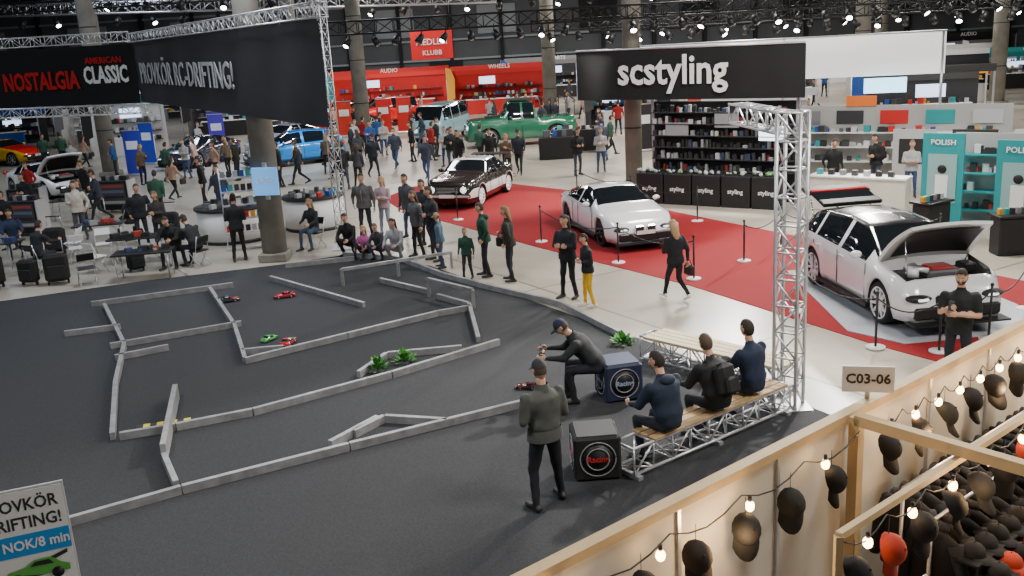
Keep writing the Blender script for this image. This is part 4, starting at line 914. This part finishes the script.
for r_ in range(6):
    for q in range(12):
        p=along(O,q*.2,-.3+r_*.2,1.62-.09*r_);m=random.choice((kb,kb,kb,kg,kbr,cloth((.04,.04,.045)))) if r_<1 else random.choice(cols)
        cap_hat(mb,p,ang+math.pi+random.uniform(-.2,.2),m,0,.95)
    a=along(O,1.1,-.3+r_*.2,1.60-.09*r_);rk.box(a,(2.5,.2,.02),BLACK,rot=(0,0,ang));a2_=along(O,1.1,-.2+r_*.2,1.56-.09*r_);rk.box(a2_,(2.5,.015,.1),BLACK,rot=(0,0,ang))
for t_ in(-.1,2.3):
    for o_ in(-.35,.75): p=along(O,t_,o_,0);rk.cyl(p,(p[0],p[1],1.6 if o_<0 else 1.1),.02,BLACK,6)
rk.obj('display_rack');mb.obj('cap_display')
# ---------------------------------------------------------------- sign board lower left
mb=MB();M,L=frameM((-4.29,6.73),(-3.6,7.0));bl=flat((.01,.28,.7));
mb.box((L/2,2.08,0),(L,1.04,.02),ALU,M=M);mb.box((L/2,2.08,.012),(L-.03,1.0,.006),WHITE,M=M)
dkp=flat((.02,.02,.03))
mb.text('PROVKÖR',.14,dkp,M@Matrix.Translation((.14,2.42,.016)),.001,fit=.54,bold=.02);mb.text('DRIFTING!',.14,dkp,M@Matrix.Translation((.14,2.27,.016)),.001,fit=.54,bold=.02)
mb.box((L/2,2.13,.016),(L-.03,.18,.004),bl,M=M);mb.text('150 NOK/8 min',.115,wt,M@Matrix.Translation((.06,2.095,.02)),.001,fit=.64,bold=.02)
CM=M@Matrix.Translation((L*.6,1.9,.02));g=flat((.1,.4,.06))
mb.prism([(-.24,-.05),(-.2,.02),(-.08,.04),(0,.09),(.12,.09),(.18,.03),(.24,.0),(.24,-.05)],0,.004,g,M=CM)
mb.prism([(-.24,-.05),(-.1,-.02),(.05,-.05)],.004,.006,BLACK,M=CM);mb.prism([(.12,.09),(.24,.13),(.24,.1),(.15,.07)],.0,.006,BLACK,M=CM)
for xx in(-.14,.15): mb.cyl((xx,-.05,0),(xx,-.05,.008),.045,BLACK,14,M=CM)
mb.prism([(-.04,.04),(0,.075),(.1,.075),(.13,.035)],.004,.007,BLACK,M=CM)
for xx in(.05,L-.05): mb.cyl((xx,0,-.03),(xx,1.58,-.03),.02,ALU,8,M=M);mb.box((xx,.02,0),(.06,.03,.5),ALU,M=M)
mb.obj('price_sign')
# ---------------------------------------------------------------- lights
def area(x,y,z,e,s=5,col=(1,.97,.93)):
    l=bpy.data.lights.new('hall_light','AREA');l.energy=e;l.size=s;l.shape='DISK';l.color=col
    o=bpy.data.objects.new('hall_light',l);COL.objects.link(o);o.location=(x,y,z)
for x in(-22,-7,8,23):
    for y in(8,24,40,58,76):
        e=1900;c=(1,.95,.88)
        if x==-22: e=650;c=(.75,.86,1)
        if x==-7 and y<50: e=1050;c=(.86,.92,1)
        if x==-7 and y==8: e=1300;c=(1,.97,.93)
        if x==8 and y in(24,40): e=2300
        if x==8 and y==8: e=1500
        area(x,y,11.5,e,3,c)
def spot(x,y,z,tx,ty,e,ang=50,col=(1,.96,.9),r=.2):
    l=bpy.data.lights.new('spot_light','SPOT');l.energy=e;l.spot_size=rad(ang);l.spot_blend=.5;l.color=col;l.shadow_soft_size=r
    o=bpy.data.objects.new('spot_light',l);COL.objects.link(o);o.location=(x,y,z);d=Vector((tx-x,ty-y,-z));o.rotation_euler=d.to_track_quat('-Z','Y').to_euler()
spot(8,32.9,5.9,3,26.5,4000,70);spot(12,32.9,5.9,8,19,6500,60);spot(9,22,9,.8,12.5,11000,45);spot(4,32.9,5.9,-1.3,34,2500,70)
spot(-8,45,8,-10.5,48,3000,60,(.6,.75,1));spot(-14,44,8,-15,50.5,3000,60,(.6,.7,1));spot(3,44,7,1,51,2500,60);spot(-6,58,9,-10,68,5000,70)
for t_ in(.8,2.6,5.2,6.6,8.0):
    p=along(Bz,t_,.35,2.25);l=bpy.data.lights.new('bulb_light','POINT');l.energy=15;l.color=(1,.62,.3);l.shadow_soft_size=.05;o=bpy.data.objects.new('bulb_light',l);COL.objects.link(o);o.location=p
for t_ in(0,1.5,3):
    p=along(C,t_,1.2,2.3);l=bpy.data.lights.new('bulb_light','POINT');l.energy=15;l.color=(1,.62,.3);l.shadow_soft_size=.05;o=bpy.data.objects.new('bulb_light',l);COL.objects.link(o);o.location=p
w=bpy.data.worlds.new('w');SC.world=w;w.use_nodes=True;w.node_tree.nodes['Background'].inputs[0].default_value=(.7,.78,.9,1);w.node_tree.nodes['Background'].inputs[1].default_value=.15
# ---------------------------------------------------------------- camera
p=rad(14.9);t=rad(3.34)
F=Vector((0,math.cos(p),-math.sin(p)));R0=Vector((1,0,0));U0=Vector((0,math.sin(p),math.cos(p)))
Rv=math.cos(t)*R0-math.sin(t)*U0;Uv=math.sin(t)*R0+math.cos(t)*U0
cam=bpy.data.cameras.new('camera');co=bpy.data.objects.new('camera',cam);COL.objects.link(co)
cam.sensor_width=36;cam.lens=970/1024*36;cam.clip_end=300
Mx=Matrix((Rv,Uv,-F)).transposed().to_4x4();Mx.translation=(0,0,5.8);co.matrix_world=Mx
SC.camera=co
